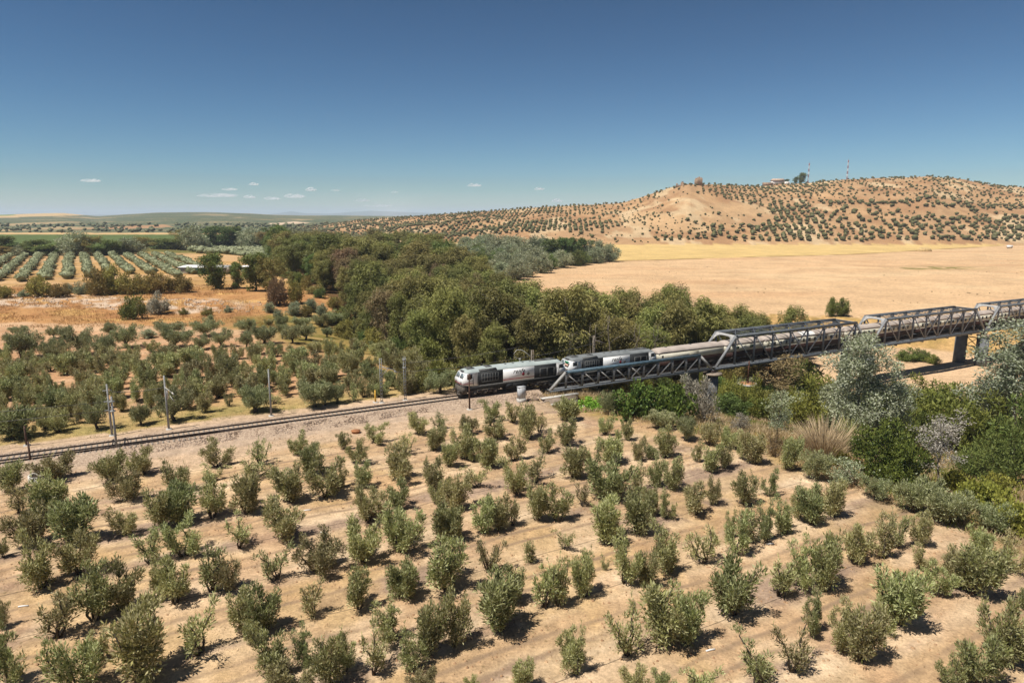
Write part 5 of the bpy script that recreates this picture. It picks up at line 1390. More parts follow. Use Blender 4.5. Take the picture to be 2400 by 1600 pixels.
# ------------------------------------------------------------------ distant olive trees
def ico():
    t_ = (1 + 5 ** .5) / 2
    V = unit(np.array([(-1, t_, 0), (1, t_, 0), (-1, -t_, 0), (1, -t_, 0), (0, -1, t_), (0, 1, t_), (0, -1, -t_), (0, 1, -t_), (t_, 0, -1), (t_, 0, 1), (-t_, 0, -1), (-t_, 0, 1)], float))
    F = [(0, 11, 5), (0, 5, 1), (0, 1, 7), (0, 7, 10), (0, 10, 11), (1, 5, 9), (5, 11, 4), (11, 10, 2), (10, 7, 6), (7, 1, 8), (3, 9, 4), (3, 4, 2), (3, 2, 6), (3, 6, 8), (3, 8, 9), (4, 9, 5), (2, 4, 11), (6, 2, 10), (8, 6, 7), (9, 8, 1)]
    V = list(map(tuple, V)); cache = {}; F2 = []
    def md(a, b_):
        k = (min(a, b_), max(a, b_))
        if k not in cache:
            m = unit(np.array(V[a]) + np.array(V[b_])); V.append(tuple(m)); cache[k] = len(V) - 1
        return cache[k]
    for a, b_, c in F:
        ab, bc, ca = md(a, b_), md(b_, c), md(c, a); F2 += [(a, ab, ca), (b_, bc, ab), (c, ca, bc), (ab, bc, ca)]
    return np.array(V), np.array(F2)
IV, IF = ico()
def blobs(name, P, W, Hh, lm, label, blades=0, seed=1, spread=1.0, bl=.6):
    g = np.random.default_rng(seed); n = len(P)
    disp = 1 + g.normal(size=(n, len(IV))) * .26
    V = IV[None] * disp[:, :, None] * np.stack([W / 2, W / 2, Hh * .46], 1)[:, None, :]
    V[:, :, 2] += (Hh * .54)[:, None]
    V += np.asarray(P)[:, None, :]
    F = (IF[None] + (np.arange(n) * len(IV))[:, None, None]).reshape(-1, 3)
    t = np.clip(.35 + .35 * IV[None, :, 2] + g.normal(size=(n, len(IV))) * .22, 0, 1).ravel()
    V = V.reshape(-1, 3); Fs = [F]
    if blades:
        o = unit(g.normal(size=(n, blades, 3))); o[:, :, 2] = np.abs(o[:, :, 2]) * 1.0 - .15
        C = np.asarray(P)[:, None, :] + o * np.stack([W / 2, W / 2, Hh * .46], 1)[:, None, :] * g.uniform(.8, 1.12, (n, blades, 1)); C[:, :, 2] += (Hh * .54)[:, None]
        D = o * .6 + np.array((0, 0, .6)) + g.normal(size=o.shape) * .5
        L = (W * .18)[:, None] * g.uniform(.6, 1.4, (n, blades)) * bl / .6
        V2, Q2 = sprigs(C.reshape(-1, 3), D.reshape(-1, 3), L.ravel(), (L * .45).ravel(), g)
        Fs.append(Q2 + len(V)); V = np.concatenate([V, V2]); t = np.concatenate([t, np.repeat(np.clip(g.normal(.6, .25, n * blades), 0, 1), 4)])
    o = link(name, mesh_np(name, V, Fs, lm, t)); struct(o, 'stuff', label); return o
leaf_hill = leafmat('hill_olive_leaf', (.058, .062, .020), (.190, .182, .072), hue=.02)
g = np.random.default_rng(41)
def grid(x0, x1, y0, y1, ang, dx, dy, jit):
    cx, cy_ = (x0 + x1) / 2, (y0 + y1) / 2; R_ = math.hypot(x1 - x0, y1 - y0) / 2
    A, B = np.meshgrid(np.arange(-R_, R_, dx), np.arange(-R_, R_, dy)); A = A.ravel() + g.normal(size=A.size) * jit; B = B.ravel() + g.normal(size=B.size) * jit
    X = cx + A * cos(ang) - B * sin(ang); Y = cy_ + A * sin(ang) + B * cos(ang)
    k = (X > x0) & (X < x1) & (Y > y0) & (Y < y1); return X[k], Y[k]
HP, HW = [], []
for part in range(2):
    X, Y = grid(-480, 950, 735, 1560, (.55, -.25)[part], (7.8, 8.4)[part], (10.6, 8.8)[part], (.6, 1.3)[part])
    q = pxh(X, Y); k = (q < 1500) if part == 0 else (q >= 1500)
    X, Y = X[k], Y[k]; q = q[k]
    Z = terr(X, Y); px, py, w = proj(X, Y, Z)
    Ycr = np.interp(q, [500, 720, 1000, 1250, 1500, 1600, 1800, 2150, 2400, 3200], [1500, 1500, 1250, 1120, 1050, 960, 1150, 1080, 1120, 1150])
    Ybs = np.interp(q, [500, 720, 1000, 1250, 1450, 2400, 3200], [1150, 1050, 800, 730, 722, 722, 740])
    t = (Y - Ybs) / (Ycr - Ybs)
    ok = (t > .015) & (t < 1.03) & (px > 640) & (px < 2600)
    pr = np.full(len(X), .93)
    jx = (fbm(X / 25, Y / 25, 97) - .5) * 40; jy = (fbm(X / 25, Y / 25, 98) - .5) * 12
    PX, PY = px + jx, py + jy
    pr[inpoly(PX, PY, [(1470, 492), (1550, 456), (1650, 458), (1770, 478), (1810, 505), (1780, 530), (1660, 528), (1560, 500)])] = .05
    pr[inpoly(PX, PY, [(1150, 548), (1480, 540), (1520, 560), (1500, 580), (1150, 580)])] = .06
    pr[inpoly(PX, PY, [(1880, 478), (2150, 486), (2420, 492), (2420, 512), (1900, 505)])] = .22
    pr[inpoly(PX, PY, [(2000, 405), (2420, 430), (2420, 478), (1900, 472)])] = .5
    pr[inpoly(PX, PY, [(1380, 480), (1500, 455), (1500, 490), (1420, 520), (1330, 520)])] = .45
    pr[inpoly(PX, PY, [(1560, 436), (1640, 436), (1640, 462), (1540, 462)])] = .15
    pr *= np.where(fbm(X / 45, Y / 45, 99) < .33, .45, 1)
    k = ok & (g.random(len(X)) < pr)
    sz = g.uniform(2.9, 6.2, len(X)) * np.where(t > .5, .62, .84)
    yng = inpoly(PX, PY, [(1470, 494), (1570, 498), (1660, 540), (1500, 552), (1420, 520)])
    sz = np.where(yng, sz * .55, sz); sz = np.where((t < .45) & (q > 1650), sz * 1.15, sz)
    HP.append(np.stack([X[k], Y[k], Z[k] - .1], 1)); HW.append(sz[k])
X = g.uniform(-300, 950, 3600); Y = g.uniform(735, 1200, 3600); Z = terr(X, Y); q = pxh(X, Y)
Yc_ = np.interp(q, [500, 720, 1000, 1250, 1500, 1600, 1800, 2150, 2400, 3200], [1500, 1500, 1250, 1120, 1050, 960, 1150, 1080, 1120, 1150])
k = (Y < Yc_ + 5) & (q > 1100) & (q < 2600) & (fbm(X / 40, Y / 40, 103) > .45)
HP.append(np.stack([X[k], Y[k], Z[k] - .1], 1)); HW.append(g.uniform(.7, 2.4, len(X))[k])
HP = np.concatenate(HP); HW = np.concatenate(HW)
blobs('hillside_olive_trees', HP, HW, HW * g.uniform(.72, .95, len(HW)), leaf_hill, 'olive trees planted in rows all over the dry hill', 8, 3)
# plantation left of the wood, rows running away from the railway
dirx = math.atan2(1.0169, -.6475)
X, Y = grid(-420, -60, 275, 520, dirx, 3.4, 8.0, .45)
Z = terr(X, Y); px, py, w = proj(X, Y, Z)
k = inpoly(px, py, [(-150, 604), (130, 601), (400, 599), (455, 618), (470, 640), (410, 652), (330, 640), (200, 652), (60, 660), (-150, 676)]) & (g.random(len(X)) < .88)
wv_ = g.uniform(2.9, 4.3, len(X))
leaf_plant = leafmat('plantation_olive_leaf', (0.158, 0.177, 0.087), (0.375, 0.390, 0.217), hue=.02)
blobs('plantation_olive_trees', np.stack([X, Y, Z], 1)[k], wv_[k], wv_[k] * .78, leaf_plant, 'olive trees in close rows beyond the bush belt', 46, 5, bl=.75)
X, Y = grid(-330, -60, 480, 760, dirx + .3, 4.2, 7.4, .5)
Z = terr(X, Y); px, py, w = proj(X, Y, Z)
k = inpoly(px, py, [(440, 588), (560, 578), (740, 572), (760, 612), (700, 624), (600, 612), (520, 606)]) & (g.random(len(X)) < .93)
wv_ = g.uniform(3.6, 5.4, len(X))
blobs('far_plantation_olive_trees', np.stack([X, Y, Z], 1)[k], wv_[k], wv_[k] * .8, leaf_plant, 'pale olive trees beyond the tree belt at the left of the wood', 20, 6, bl=.75)
# tree bands farther off on the plain
X, Y = grid(-1500, -120, 960, 1750, .3, 17, 21, 6)
Z = terr(X, Y); px, py, w = proj(X, Y, Z)
k = (px < 800) & (px > -60) & (py > 526) & (py < 546) & (fbm(X / 70, Y / 30, 101) > .60)
wv_ = g.uniform(4, 9, len(X))
blobs('far_tree_bands', np.stack([X, Y, Z], 1)[k], wv_[k], wv_[k] * .8, leafmat('far_tree_leaf', (0.083, 0.093, 0.042), (0.195, 0.195, 0.090), hue=.02), 'bands of dark trees on the plain below the far hills', 0, 8)
# dark clods and weeds on the big field
X = g.uniform(20, 520, 2600); Y = g.uniform(210, 640, 2600); Z = terr(X, Y); px, py, w = proj(X, Y, Z)
k = (river_sd(X, Y) > 100) & (px < 2450) & (fbm(X / 30, Y / 12, 102) > .62) & (py > 608)
wv_ = g.uniform(.2, .55, len(X))
blobs('field_weeds', np.stack([X, Y, Z], 1)[k], wv_[k], wv_[k] * .6, leafmat('field_weed_leaf', (0.150, 0.112, 0.053), (0.300, 0.240, 0.105), hue=.02), 'small dark weeds scattered on the bare field', 0, 9)
# ------------------------------------------------------------------ railway furniture
galv = mat('galvanised_steel', (.26, .26, .25), .6, .15, 3)
mast_rust = mat('rusty_mast', (.20, .13, .09), .8, .3, 3, col2=(.26, .24, .22))
rustp = mat('dark_rust', (.09, .05, .035), .85, .25, 5)
def mast(name, bx, by, ty, label, style='plain', m=None, group='line side masts'):
    X, Y, Z = gnd(bx, by); top = ztop(X, Y, ty) - Z
    t = thing(name, label, 'mast', (X, Y, Z), RAIL_ANG, group)
    m = m or galv
    if style == 'plain':
        b = MB().tube([(0, 0, -.3), (0, 0, top)], [.15, .10], 8); b.obj('post', m, t)
    elif style == 'lattice':
        b = MB()
        for e in (-.16, .16): b.box(e - .03, e + .03, -.07, .07, -.3, top)
        n = int(top / .55)
        for k in range(n): b.box(-.13, .13, -.05, .05, .3 + k * .55, .45 + k * .55)
        b.obj('post', m, t)
    MB().box(-.35, .35, -.35, .35, -.3, .12).obj('footing', pale_concrete, t)
    return t, top
t, h = mast('catenary_mast', 263, 1021, 900, 'tall grey mast with cross arms behind the rails at left')
for z in (h - .9, h - 2.4, h - 3.6): MB().box(-.55, .55, -.05, .05, z, z + .1).obj('cross_arm', galv, t)
M1P, M1H = t.location.copy(), h
t, h = mast('catenary_mast', 275, 1061, 929, 'grey mast on a concrete footing in front of the rails at left')
for z in (h - .7, h - 1.9): MB().box(-.3, .3, -.2, .2, z, z + .12).obj('clamp', galv, t)
t, h = mast('catenary_mast', 396, 1006, 880, 'grey mast with white insulators behind the rails, third from left')
b = MB(); b.tube([(0, -.1, h - 1.6), (.75, -1.1, h - 2.2)], .05, 5); b.tube([(.75, -1.1, h - 2.2), (1.0, -1.3, h - 2.5)], .09, 6); b.tube([(.5, -.9, h - 2.7), (.95, -1.4, h - 3.4)], .035, 5); b.obj('insulator_arm', pale_concrete, t)
MB().cyl((.17, 0), .12, h - 3.3, h - 2.0, 8).obj('insulator', pale_concrete, t)
M3P, M3H = t.location.copy(), h
t, h = mast('catenary_mast', 636, 975, 865, 'bare pale mast alone behind the rails, fourth from left')
t, h = mast('catenary_mast', 895, 944, 839, 'lattice mast with folded bracket arm behind the rails', 'lattice')
b = MB(); b.tube([(.1, 0, h - 1.4), (2.1, -.8, h - 2.0)], .07, 6); b.tube([(.1, 0, h - 2.9), (1.1, -.5, h - 1.6)], .05, 5); b.tube([(1.9, -.75, h - 2.1), (2.3, -.85, h - 2.3)], .11, 6); b.obj('bracket_arm', galv, t)
M5P, M5H = t.location.copy(), h
t, h = mast('catenary_mast', 950, 938, 836, 'plain lattice mast between bracket mast and the train', 'lattice')
for z in (h - .6, h - 1.9): MB().box(-.25, .25, -.18, .18, z, z + .25).obj('clamp', galv, t)
M6P, M6H = t.location.copy(), h
t, h = mast('catenary_mast', 1247, 918, 820, 'rusty lattice mast with curved arm in front of leading locomotive', 'lattice', mast_rust)
b = MB(); b.tube([(0, .1, h - 1.3), (-.9, 1.0, h - .35), (-1.3, 1.35, h - .1), (-2.0, 1.7, h - .1)], .06, 6); b.obj('curved_arm', galv, t)
b = MB(); b.tube([(-2.0, 1.7, h - .1), (-2.5, 1.8, h - .7), (-2.2, 1.8, h - 1.3), (-1.5, 1.7, h - 1.75)], .035, 5); b.tube([(-1.4, 1.7, h - 2.4), (-1.4, 1.7, h - 1.8)], .10, 6); b.tube([(-1.4, 1.7, h - 1.8), (-1.4, 1.7, h - 1.6)], [.1, .25], 8); b.obj('insulator', pale_concrete, t)
b = MB(); b.tube([(0, .1, h - 3.6), (-.2, .6, h - 2.8), (-.8, 1.3, h - 2.3), (-1.5, 1.7, h - 2.2)], .04, 5); b.obj('steady_arm', blk, t)
M7P, M7H = t.location.copy(), h
# mast behind the second locomotive
X, Y = RW(27.5, 3.7)
t = thing('catenary_mast', 'weathered lattice mast behind the second locomotive', 'mast', (X, Y, -1.6), RAIL_ANG, 'line side masts')
b = MB()
for e in (-.16, .16): b.box(e - .04, e + .04, -.08, .08, 0, 8.4)
for k in range(14): b.box(-.12, .12, -.05, .05, .5 + k * .55, .65 + k * .55)
b.obj('post', pale_bark, t); b = MB(); b.tube([(.1, 0, 7.6), (2.1, -.6, 6.9)], .07, 6); b.obj('bracket_arm', pale_bark, t)
t, h = mast('signal_post', 1100.6, 959.6, 876, 'dark rusty signal post in front of the leading cab', 'plain', rustp)
MB().box(-.3, .3, -.1, .1, h - .9, h - .1).obj('signal_board', rustp, t)
mast('short_post', 63, 1044, 998, 'short dark post behind the rails at the left edge', 'plain', rustp, 'short posts')
mast('short_post', 73, 1092, 1035, 'short dark post in front of the rails at the left edge', 'plain', rustp, 'short posts')
mast('marker_post', 880, 943, 914, 'thin yellow marker post left of the bracket mast', 'plain', mat('yellow_paint', (.62, .36, .05), .6, .1), 'short posts')
# paired rusty stand beside the bridge end
X, Y, Z = gnd(1269, 914)
t = thing('bridge_end_stand', 'low pale and rusty stand at the left end of the bridge', 'stand', (X, Y, Z), RAIL_ANG)
b = MB()
for e in (-.25, .25): b.box(e - .07, e + .07, -.06, .06, -.2, 2.3)
b.box(-.18, .18, -.05, .05, 1.3, 1.45); b.beam((-.32, 0, 2.5), (-.1, 0, 3.0), .08, .08); b.obj('legs', mast_rust, t)
MB().box(-.35, .35, -.1, .1, 2.3, 2.45).obj('top_bar', pale_concrete, t)
# wires
wire_m = mat('wire', (.10, .095, .09), .5, .1)
def wire(p, q, sag, label, r=.03):
    ts = np.linspace(0, 1, 13); p = np.array(p); q = np.array(q)
    pts = p + (q - p) * ts[:, None]; pts[:, 2] -= sag * 4 * ts * (1 - ts)
    c_ = pts[0].copy(); b = MB().tube(pts - c_, r, 4); o = b.obj('overhead_wire', wire_m); o.location = c_
    tag(o, label, 'wire', 'overhead wires')
xl, yl = RW(-150, 6)
wire((M1P.x, M1P.y, M1P.z + M1H - 2.4), (xl, yl, 7.6), .5, 'upper overhead wire running left from the cross arm mast')
wire((M1P.x, M1P.y, M1P.z + M1H - 3.6), (xl, yl, 6.2), .6, 'lower overhead wire running left from the cross arm mast')
wire((M1P.x, M1P.y, M1P.z + M1H - 1.0), (M3P.x, M3P.y, M3P.z + M3H - 1.6), .3, 'overhead wire between the two left masts')
x6, y6 = RW(2, 1.2)
wire((M5P.x + 1.7, M5P.y - .3, M5P.z + M5H - 2.2), (M7P.x - 2, M7P.y + 2.4, M7P.z + M7H - 1.8), .4, 'lower overhead wire above the leading locomotive')
wire((M6P.x, M6P.y, M6P.z + M6H - 1.0), (M7P.x - 2, M7P.y + 2.6, M7P.z + M7H + .0), .3, 'upper overhead wire above the leading locomotive')
xr, yr = RW(27.5, 3.2)
wire((M7P.x - 2, M7P.y + 2.4, M7P.z + M7H - 1.8), (xr, yr, 5.6), .3, 'overhead wire above the second locomotive')
# cabinet, slab, boxes
X, Y, Z = gnd(1222, 941)
t = thing('signal_cabinet', 'light grey equipment cabinet on a concrete plinth beside the track', 'cabinet', (X, Y, Z), RAIL_ANG)
cabm = mat('cabinet_grey', (.40, .41, .42), .5, .04, 1)
MB().box(-.66, .66, -.42, .42, -.3, .55).obj('plinth', pale_concrete, t)
MB().box(-.58, .58, -.35, .35, .55, 2.35).obj('body', cabm, t)
MB().box(-.63, .63, -.40, .40, 2.35, 2.48).obj('lid', cabm, t)
b = MB(); b.box(-.012, .012, -.362, -.352, .6, 2.3); b.box(.06, .10, -.37, -.352, 1.3, 1.45); b.obj('door_seam', lgrey, t)
X, Y, Z = gnd(1249, 937)
o = MB().box(-.9, .9, -.5, .5, -.2, .16).obj('cover_slab', mat('slab_brown', (.24, .17, .12), .9, .2, 3)); o.location = (X, Y, Z); o.rotation_euler = (0, 0, RAIL_ANG); tag(o, 'flat brown cover slab right of the grey cabinet', 'slab')
for (bx, by, lab) in ((838, 968, 'left of two small pale boxes beside the near rail'), (865, 967, 'right of two small pale boxes beside the near rail')):
    X, Y, Z = gnd(bx, by)
    t = thing('track_box', lab, 'box', (X, Y, Z + .1), RAIL_ANG + .2, 'track side boxes')
    MB().prism([(-.3, -.2), (.3, -.2), (.3, .22), (.16, .36), (-.16, .36), (-.3, .22)], -.45, .45).obj('body', pale_concrete, t); MB().box(-.47, .47, -.05, .05, .36, .40).obj('lid_ridge', lgrey, t)
# black sacks and debris by the second mast
X, Y, Z = gnd(300, 1055)
t = thing('debris_heap', 'black debris heap beside the concrete mast footing', 'debris', (X, Y, Z), .3)
for i in range(5):
    r_ = .22 + .06 * i; Vb = IV * np.array((r_ * 1.5, r_, r_)) * (1 + rng.normal(size=(len(IV), 1)) * .12) + np.array((i * .55 - .3 + (i > 1) * .9, .3 * (i % 2) + .35 * i * .6, r_ * .5))
    MB().add(Vb, (), IF).obj('sack', blk, t)
# concrete ring of a well
X, Y, Z = gnd(95, 1126)
t = thing('well_ring', 'round pale concrete well ring among olives at the left edge', 'well', (X, Y, Z), 0)
a = np.arange(32) * 2 * pi / 32
V = [(r_ * cos(t_), r_ * sin(t_), z) for r_, z in ((1.12, -.2), (1.12, .75), (.95, .75), (.95, -.2)) for t_ in a]
MB().add(V, [(k * 32 + j, k * 32 + (j + 1) % 32, ((k + 1) % 4) * 32 + (j + 1) % 32, ((k + 1) % 4) * 32 + j) for k in range(3) for j in range(32)]).obj('ring', pale_concrete, t)
MB().cyl((0, 0), .94, -.1, -.05, 32).obj('dark_inside', blk, t)
# orange trough
X, Y, Z = gnd(834, 1014)
t = thing('orange_trough', 'rusty orange round trough on the track side ground', 'trough', (X, Y, Z), 0)
MB().cyl((0, 0), .55, -.1, .28, 20).obj('body', mat('rust_orange', (.36, .15, .06), .8, .2, 4), t); MB().cyl((0, 0), .64, .28, .34, 20).obj('rim', mat('rust_orange', (.36, .15, .06)), t)
# pale broken pipes lying in the grove
for bx, by, lab, an in ((720, 1196, 'white pipe lying in the bare lane left of centre', .2), (759, 1249, 'white pipe beside a young plant left of centre', -.4), (1805, 1275, 'white pipe lying in the lane right of centre', .1), (1665, 1524, 'white scrap on the soil at the bottom right', .3), (55, 1421, 'white pipe at the left edge of the grove', .2)):
    X, Y, Z = gnd(bx, by); b = MB().tube([(-.35, 0, .05), (0, .02, .06), (.35, 0, .05)], .06, 6); o = b.obj('white_pipe', wht); o.location = (X, Y, Z); o.rotation_euler = (0, 0, an); tag(o, lab, 'pipe', 'white pipes on the ground')
# drip hoses along the rows
FGP = gnds([(t_[0], t_[1]) for t_ in FG]); aa = radians(29)
qv = -FGP[:, 0] * sin(aa) + FGP[:, 1] * cos(aa)
ph = np.angle(np.exp(2j * pi * qv / 7.3).mean()) / (2 * pi) * 7.3
kk = 0
for k in range(4, 16):
    qq = ph + 7.3 * k
    along = np.arange(-75, 115, 2.5)
    X = along * cos(aa) - qq * sin(aa); Y = along * sin(aa) + qq * cos(aa)
    s_, o_ = RS(X, Y); px, py, w = proj(X, Y, terr(X, Y))
    ok = (o_ < -7) & (river_sd(X, Y) < -87) & (Y > 20)
    if ok.sum() < 8 or not (ok & (px > -60) & (px < 2460) & (py < 1650)).any(): continue
    X, Y = X[ok], Y[ok]; Z = terr(X, Y) + .03
    wob = (fbm(X / 3, Y / 3, 111) - .5) * .7
    pts = np.stack([X - sin(aa) * wob, Y + cos(aa) * wob, Z], 1); c_ = pts[0].copy(); kk += 1
    o = MB().tube(pts - c_, .012, 4).obj('drip_hose', mat('dusty_hose', (.07, .055, .045), .8)); o.location = c_
    tag(o, f'black drip hose on the soil along the {nth(kk)} olive row from the bottom', 'hose', 'drip hoses in the near grove')

# ------------------------------------------------------------------ shed, tank, things on the hill
X, Y, Z = gnd(452, 642)
t = thing('long_shed', 'long low shed with white roof and green front beyond the bush belt', 'shed', (X, Y, Z), -.15)
MB().box(-6.5, 16, 0, 6, -.5, 2.9).obj('walls', mat('shed_wall', (.5, .46, .4), .8, .1), t)
MB().box(-.5, 9, -.12, .0, -.3, 2.5).obj('green_front', mat('shed_green', (.05, .22, .16), .7, .15, 1), t)
b = MB().prism([(-.7, 2.9), (6.6, 3.5), (6.6, 3.75), (-.7, 3.1)], -7, 16.5); b.obj('roof', wht, t)
X, Y, Z = gnd(578, 637)
t = thing('small_shed', 'small white roofed shed among trees right of the blue tank', 'shed', (X, Y, Z), -.1)
MB().box(-3, 3, 0, 4, -.5, 2.3).obj('walls', mat('shed_dark', (.16, .2, .17), .8, .1), t); MB().prism([(-.4, 2.3), (4.4, 2.6), (4.4, 2.8), (-.4, 2.5)], -3.4, 3.4).obj('roof', wht, t)
X, Y, Z = gnd(544, 640)
t = thing('water_tank', 'small blue water tank between the sheds', 'tank', (X, Y, Z), 0)
MB().cyl((0, 0), 1.0, 0, 2.9, 16).obj('body', mat('tank_blue', (.05, .22, .42), .5, .1), t); MB().cyl((0, 0), 1.06, 2.9, 3.1, 16).obj('lid', mat('tank_blue', (.05, .22, .42)), t)
def ridge(qx, back=0.0):
    """the top of the hill in the direction of photograph column qx"""
    Yc = float(np.interp(qx, [1250, 1500, 1600, 1800, 2150, 2400], [1120, 1050, 960, 1150, 1080, 1120])) + back
    X = (qx - 1200) / FPX * 1.0169 * Yc
    return X, Yc, zat(X, Yc)
stone = mat('castle_stone', (.30, .20, .13), .95, .25, .5, bump=.4)
X, Y, Z = ridge(1619, -4)
t = thing('castle_ruin', 'ruined stone castle tower with broken walls on the hill top', 'ruin', (X, Y, Z - .6), .1)
b = MB(); g2 = np.random.default_rng(3)
n = 9
for i in range(n):
    for fy in (0, 1):
        x0 = -4.2 + i * 8.4 / n; hgt = 9.6 + g2.uniform(-.8, 1.4) - (1.5 if i == 0 else 0) + (1.2 if 2 < i < 5 else 0)
        b.box(x0, x0 + 8.4 / n - .01, (-4.2, 2.6)[fy], (-2.6, 4.2)[fy], -1, hgt)
for i in range(5):
    y0 = -2.59 + i * 1.03; b.box(-4.2, -2.7, y0, y0 + 1.02, -1, 8.8 + g2.uniform(-1, 1)); b.box(2.7, 4.2, y0, y0 + 1.02, -1, 9.6 + g2.uniform(-1, 1))
b.obj('tower', stone, t)
b = MB()
for i in range(24):
    x0 = -30 + i * 1.05; b.box(x0, x0 + 1.03, -1.5, .3, -3.5, 1.2 + g2.uniform(-.7, .9) - (i < 4) * .8)
b.obj('curtain_wall', stone, t)
b = MB().box(-24, -20, 1, 4, -3, 4.0); b.box(-23, -21.3, 1.2, 3.6, 4.0, 5.4); b.obj('broken_turret', stone, t)
b = MB().box(-31.5, -29.9, -1, 1, -4, 2.6); b.obj('wall_stump', stone, t)
X, Y, Z = ridge(1797, -4); Z += 2.2
t = thing('white_farmhouse', 'low white farmhouse on the hill ridge left of the masts', 'house', (X, Y, Z - .5), .05)
wl = mat('whitewash', (.78, .74, .68), .9, .05, 1)
MB().box(-10, 10, -4, 5, -3, 4.2).obj('wall', wl, t)
b = MB(); 
b.add([(-10.6, -4.7, 4.1), (10.6, -4.7, 4.1), (10.6, 5.6, 4.1), (-10.6, 5.6, 4.1), (-9, .4, 7.2), (9.5, .4, 7.2)], [(0, 1, 5, 4), (2, 3, 4, 5)], [(1, 2, 5), (3, 0, 4), (0, 3, 2), (0, 2, 1)]); b.obj('roof', mat('pale_tile', (.50, .36, .27), .9, .15, .6), t)
MB().box(10, 18, -5, 3, -3, 2.2).obj('side_wing', wl, t)
b = MB().box(-25, -10.02, -5, 1, -5, .9); b.obj('stone_terrace', stone, t)
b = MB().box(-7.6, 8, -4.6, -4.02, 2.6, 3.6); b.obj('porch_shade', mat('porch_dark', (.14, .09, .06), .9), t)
for x in (12.5, 15.5): MB().box(x, x + 1.0, -5.05, -4.98, -1.0, .9).obj('door', mat('porch_dark', (.14, .09, .06)), t)
for qx, wpx, hpx, lab in ((1850, 24, 22, 'large round tree on the ridge left of the first mast'), (1837, 14, 14, 'smaller tree left of the large ridge tree'), (1817, 13, 10, 'small tree behind the white farmhouse')):
    X, Y, Z = ridge(qx, -2); put('ridge_tree', PR['round'][0], X, Y, Z, wpx * Y / FPX * .78, hpx * Y / FPX * 1.0, lab, 'tree', 'trees on the hill ridge', rng, leaf_dark)
mr = mat('mast_red', (.32, .05, .04), .6, .1); mw = mat('mast_white', (.72, .70, .68), .6, .05)
for qx, ytop, lab in ((1865, 378, 'red and white lattice mast on the ridge, left one beside the round tree'), (1952, 371, 'red and white lattice mast on the ridge, right one standing alone')):
    X, Y, Z = ridge(qx, -2); h = ztop(X, Y, ytop) - Z
    t = thing('radio_mast', lab, 'mast', (X, Y, Z - .5), .4, 'radio masts on the ridge')
    nb = 7
    for k in range(nb):
        z0, z1 = h * k / nb * .93, h * (k + 1) / nb * .93; b = MB(); w_ = 1.5 - .1 * k; w2 = 1.5 - .1 * (k + 1)
        for sx in (-1, 1):
            for sy in (-1, 1): b.beam((sx * w_ / 2, sy * w_ / 2, z0), (sx * w2 / 2, sy * w2 / 2, z1), .26, .26)
        for f in (.02, .35, .68):
            za, zb2 = z0 + (z1 - z0) * f, z0 + (z1 - z0) * (f + .3)
            for sy in (-1, 1): b.beam((-w_ / 2, sy * w_ / 2, za), (w_ / 2, sy * w_ / 2, zb2), .16, .16)
            for sx in (-1, 1): b.beam((sx * w_ / 2, -w_ / 2, za), (sx * w_ / 2, w_ / 2, zb2), .16, .16)
        b.obj('mast_section', mr if k % 2 == 0 else mw, t)
    b = MB().tube([(0, 0, h * .93), (0, 0, h)], .12, 6); b.obj('aerial', galv, t)
    for z, an in ((h * .86, 0), (h * .9, 2.2), (h * .8, 4.0)):
        b = MB().tube([(cos(an) * .7, sin(an) * .7, z), (cos(an) * 1.1, sin(an) * 1.1, z)], [.55, .7], 10); b.obj('dish', mw, t)
# straw heap, white box on the field
X, Y, Z = gnd(2166, 589)
t = MB().add(IV * np.array((6.5, 4, 3.6)) * (1 + rng.normal(size=(len(IV), 1)) * .08) + np.array((0, 0, .4)), (), IF).obj('straw_heap', mat('straw', (.50, .35, .16), .95, .2, 1)); t.location = (X, Y, Z); tag(t, 'heap of golden straw at the far edge of the field', 'straw heap')
X, Y, Z = gnd(2366, 582)
t = thing('white_trailer', 'small white box trailer at the foot of the hill far right', 'trailer', (X, Y, Z), 0)
MB().box(-2.4, 2.4, -1, 1, .5, 2.9).obj('box', wht, t)
for x in (-1.2, 1.2): MB().box(x - .35, x + .35, -1.05, 1.05, 0, .6).obj('wheel', blk, t)

# ------------------------------------------------------------------ clouds and air
def volmat(name, dens, col, aniso=0.0, wisp=0):
    m = bpy.data.materials.new(name); m.use_nodes = True; nt = m.node_tree
    nt.nodes.remove(nt.nodes['Principled BSDF'])
    v = nt.nodes.new('ShaderNodeVolumePrincipled'); v.inputs['Density'].default_value = dens
    if wisp:
        tc = nt.nodes.new('ShaderNodeTexCoord'); nz = nt.nodes.new('ShaderNodeTexNoise'); nz.inputs['Scale'].default_value = wisp; nz.inputs['Detail'].default_value = 5
        mp = nt.nodes.new('ShaderNodeMapping'); mp.inputs['Scale'].default_value = (1, .7, 2.2); nt.links.new(tc.outputs['Object'], mp.inputs[0]); nt.links.new(mp.outputs[0], nz.inputs['Vector'])
        mr_ = nt.nodes.new('ShaderNodeMapRange'); mr_.inputs[1].default_value = .42; mr_.inputs[2].default_value = .62; mr_.inputs[3].default_value = 0; mr_.inputs[4].default_value = dens * 1.6
        nt.links.new(nz.outputs['Fac'], mr_.inputs[0]); nt.links.new(mr_.outputs[0], v.inputs['Density'])
    v.inputs['Color'].default_value = (*col, 1); v.inputs['Anisotropy'].default_value = aniso
    nt.links.new(v.outputs[0], nt.nodes['Material Output'].inputs['Volume'])
    return m
g = np.random.default_rng(61)
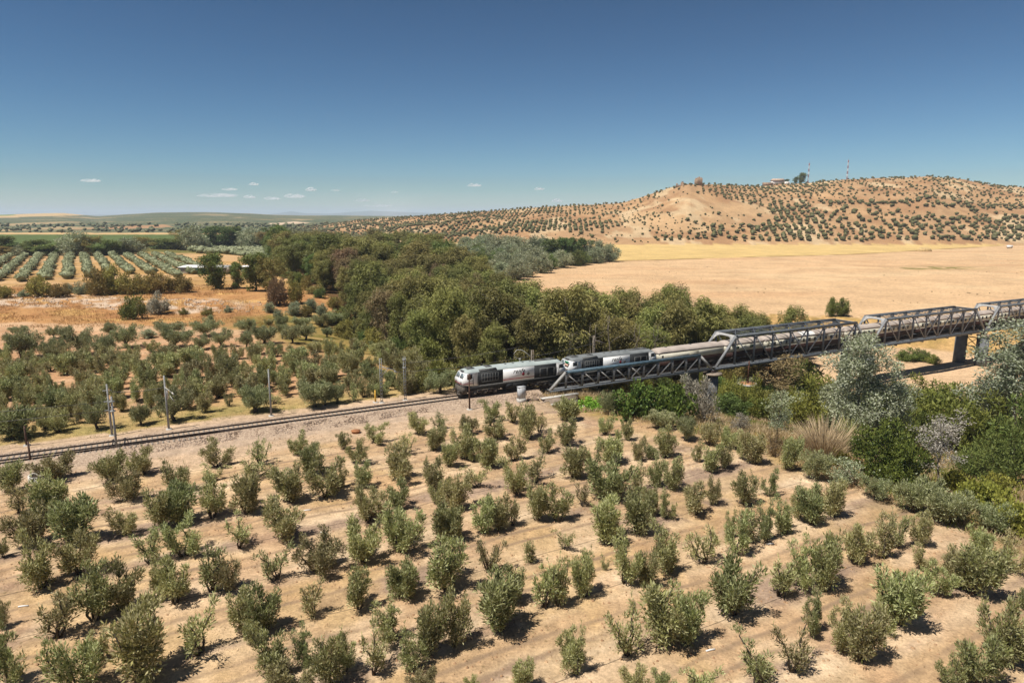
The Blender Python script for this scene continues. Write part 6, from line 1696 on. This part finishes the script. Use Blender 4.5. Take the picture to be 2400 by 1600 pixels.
for i, (x, y, w, h) in enumerate([(214, 425, 44, 8), (512, 460, 92, 10), (538, 445, 38, 6), (595, 433, 24, 7), (585, 463, 32, 8), (638, 467, 40, 7), (690, 462, 54, 10), (728, 446, 30, 9), (1112, 436, 38, 8), (1263, 444, 28, 6), (850, 471, 42, 8), (786, 447, 26, 5), (925, 451, 18, 5), (1306, 472, 30, 8), (885, 484, 70, 7)]):
    d = ray(x, y); alt = 640.0; t_ = (alt - CAM_H) / d[2]; X, Y = d[0] * t_, d[1] * t_
    W = w * t_ / FPX; Hh = h * t_ / FPX
    u = IV.copy()
    # finer puff: subdivide by hand on a latitude grid
    na_, nb_ = 28, 12
    A, B = np.meshgrid(np.arange(na_) * 2 * pi / na_, np.linspace(-pi / 2 + .12, pi / 2 - .12, nb_)); A = A.ravel(); B = B.ravel()
    nx, ny, nz_ = np.cos(B) * np.cos(A), np.cos(B) * np.sin(A), np.sin(B)
    r_ = .75 + .55 * (fbm(nx * 2.2 + i * 7, nz_ * 2.2 + ny * 2.0, 120 + i, 4) - .2)
    V = np.stack([nx * r_ * W / 2, ny * r_ * W * .28, np.where(nz_ > 0, nz_ * r_ * Hh * .85, nz_ * r_ * Hh * .22)], 1)
    V = np.concatenate([V, [(0, 0, V[:na_, 2].min() * 1.02), (0, 0, V[-na_:, 2].max() * 1.02)]])
    Qc = [(k * na_ + j, k * na_ + (j + 1) % na_, (k + 1) * na_ + (j + 1) % na_, (k + 1) * na_ + j) for k in range(nb_ - 1) for j in range(na_)]
    Tc = [(na_ * nb_, (j + 1) % na_, j) for j in range(na_)] + [(na_ * nb_ + 1, (nb_ - 1) * na_ + j, (nb_ - 1) * na_ + (j + 1) % na_) for j in range(na_)]
    dens = (2.6 if i not in (10, 11, 14, 12) else 1.0) / (W * .45)
    o = link('cloud', mesh_np('cloud', V, [np.array(Qc), np.array(Tc)], volmat('cloud_vapour', dens, (1, 1, 1), .2, 5.0 / W))); o.location = (X, Y, alt); o.rotation_euler = (0, 0, math.atan2(-X, Y))
    struct(o)
HZ = MB().box(-31000, 31000, -31000, 31000, -62, 240)
struct(HZ.obj('haze', volmat('haze_air', HAZE, (.72, .84, 1.0))), 'stuff')
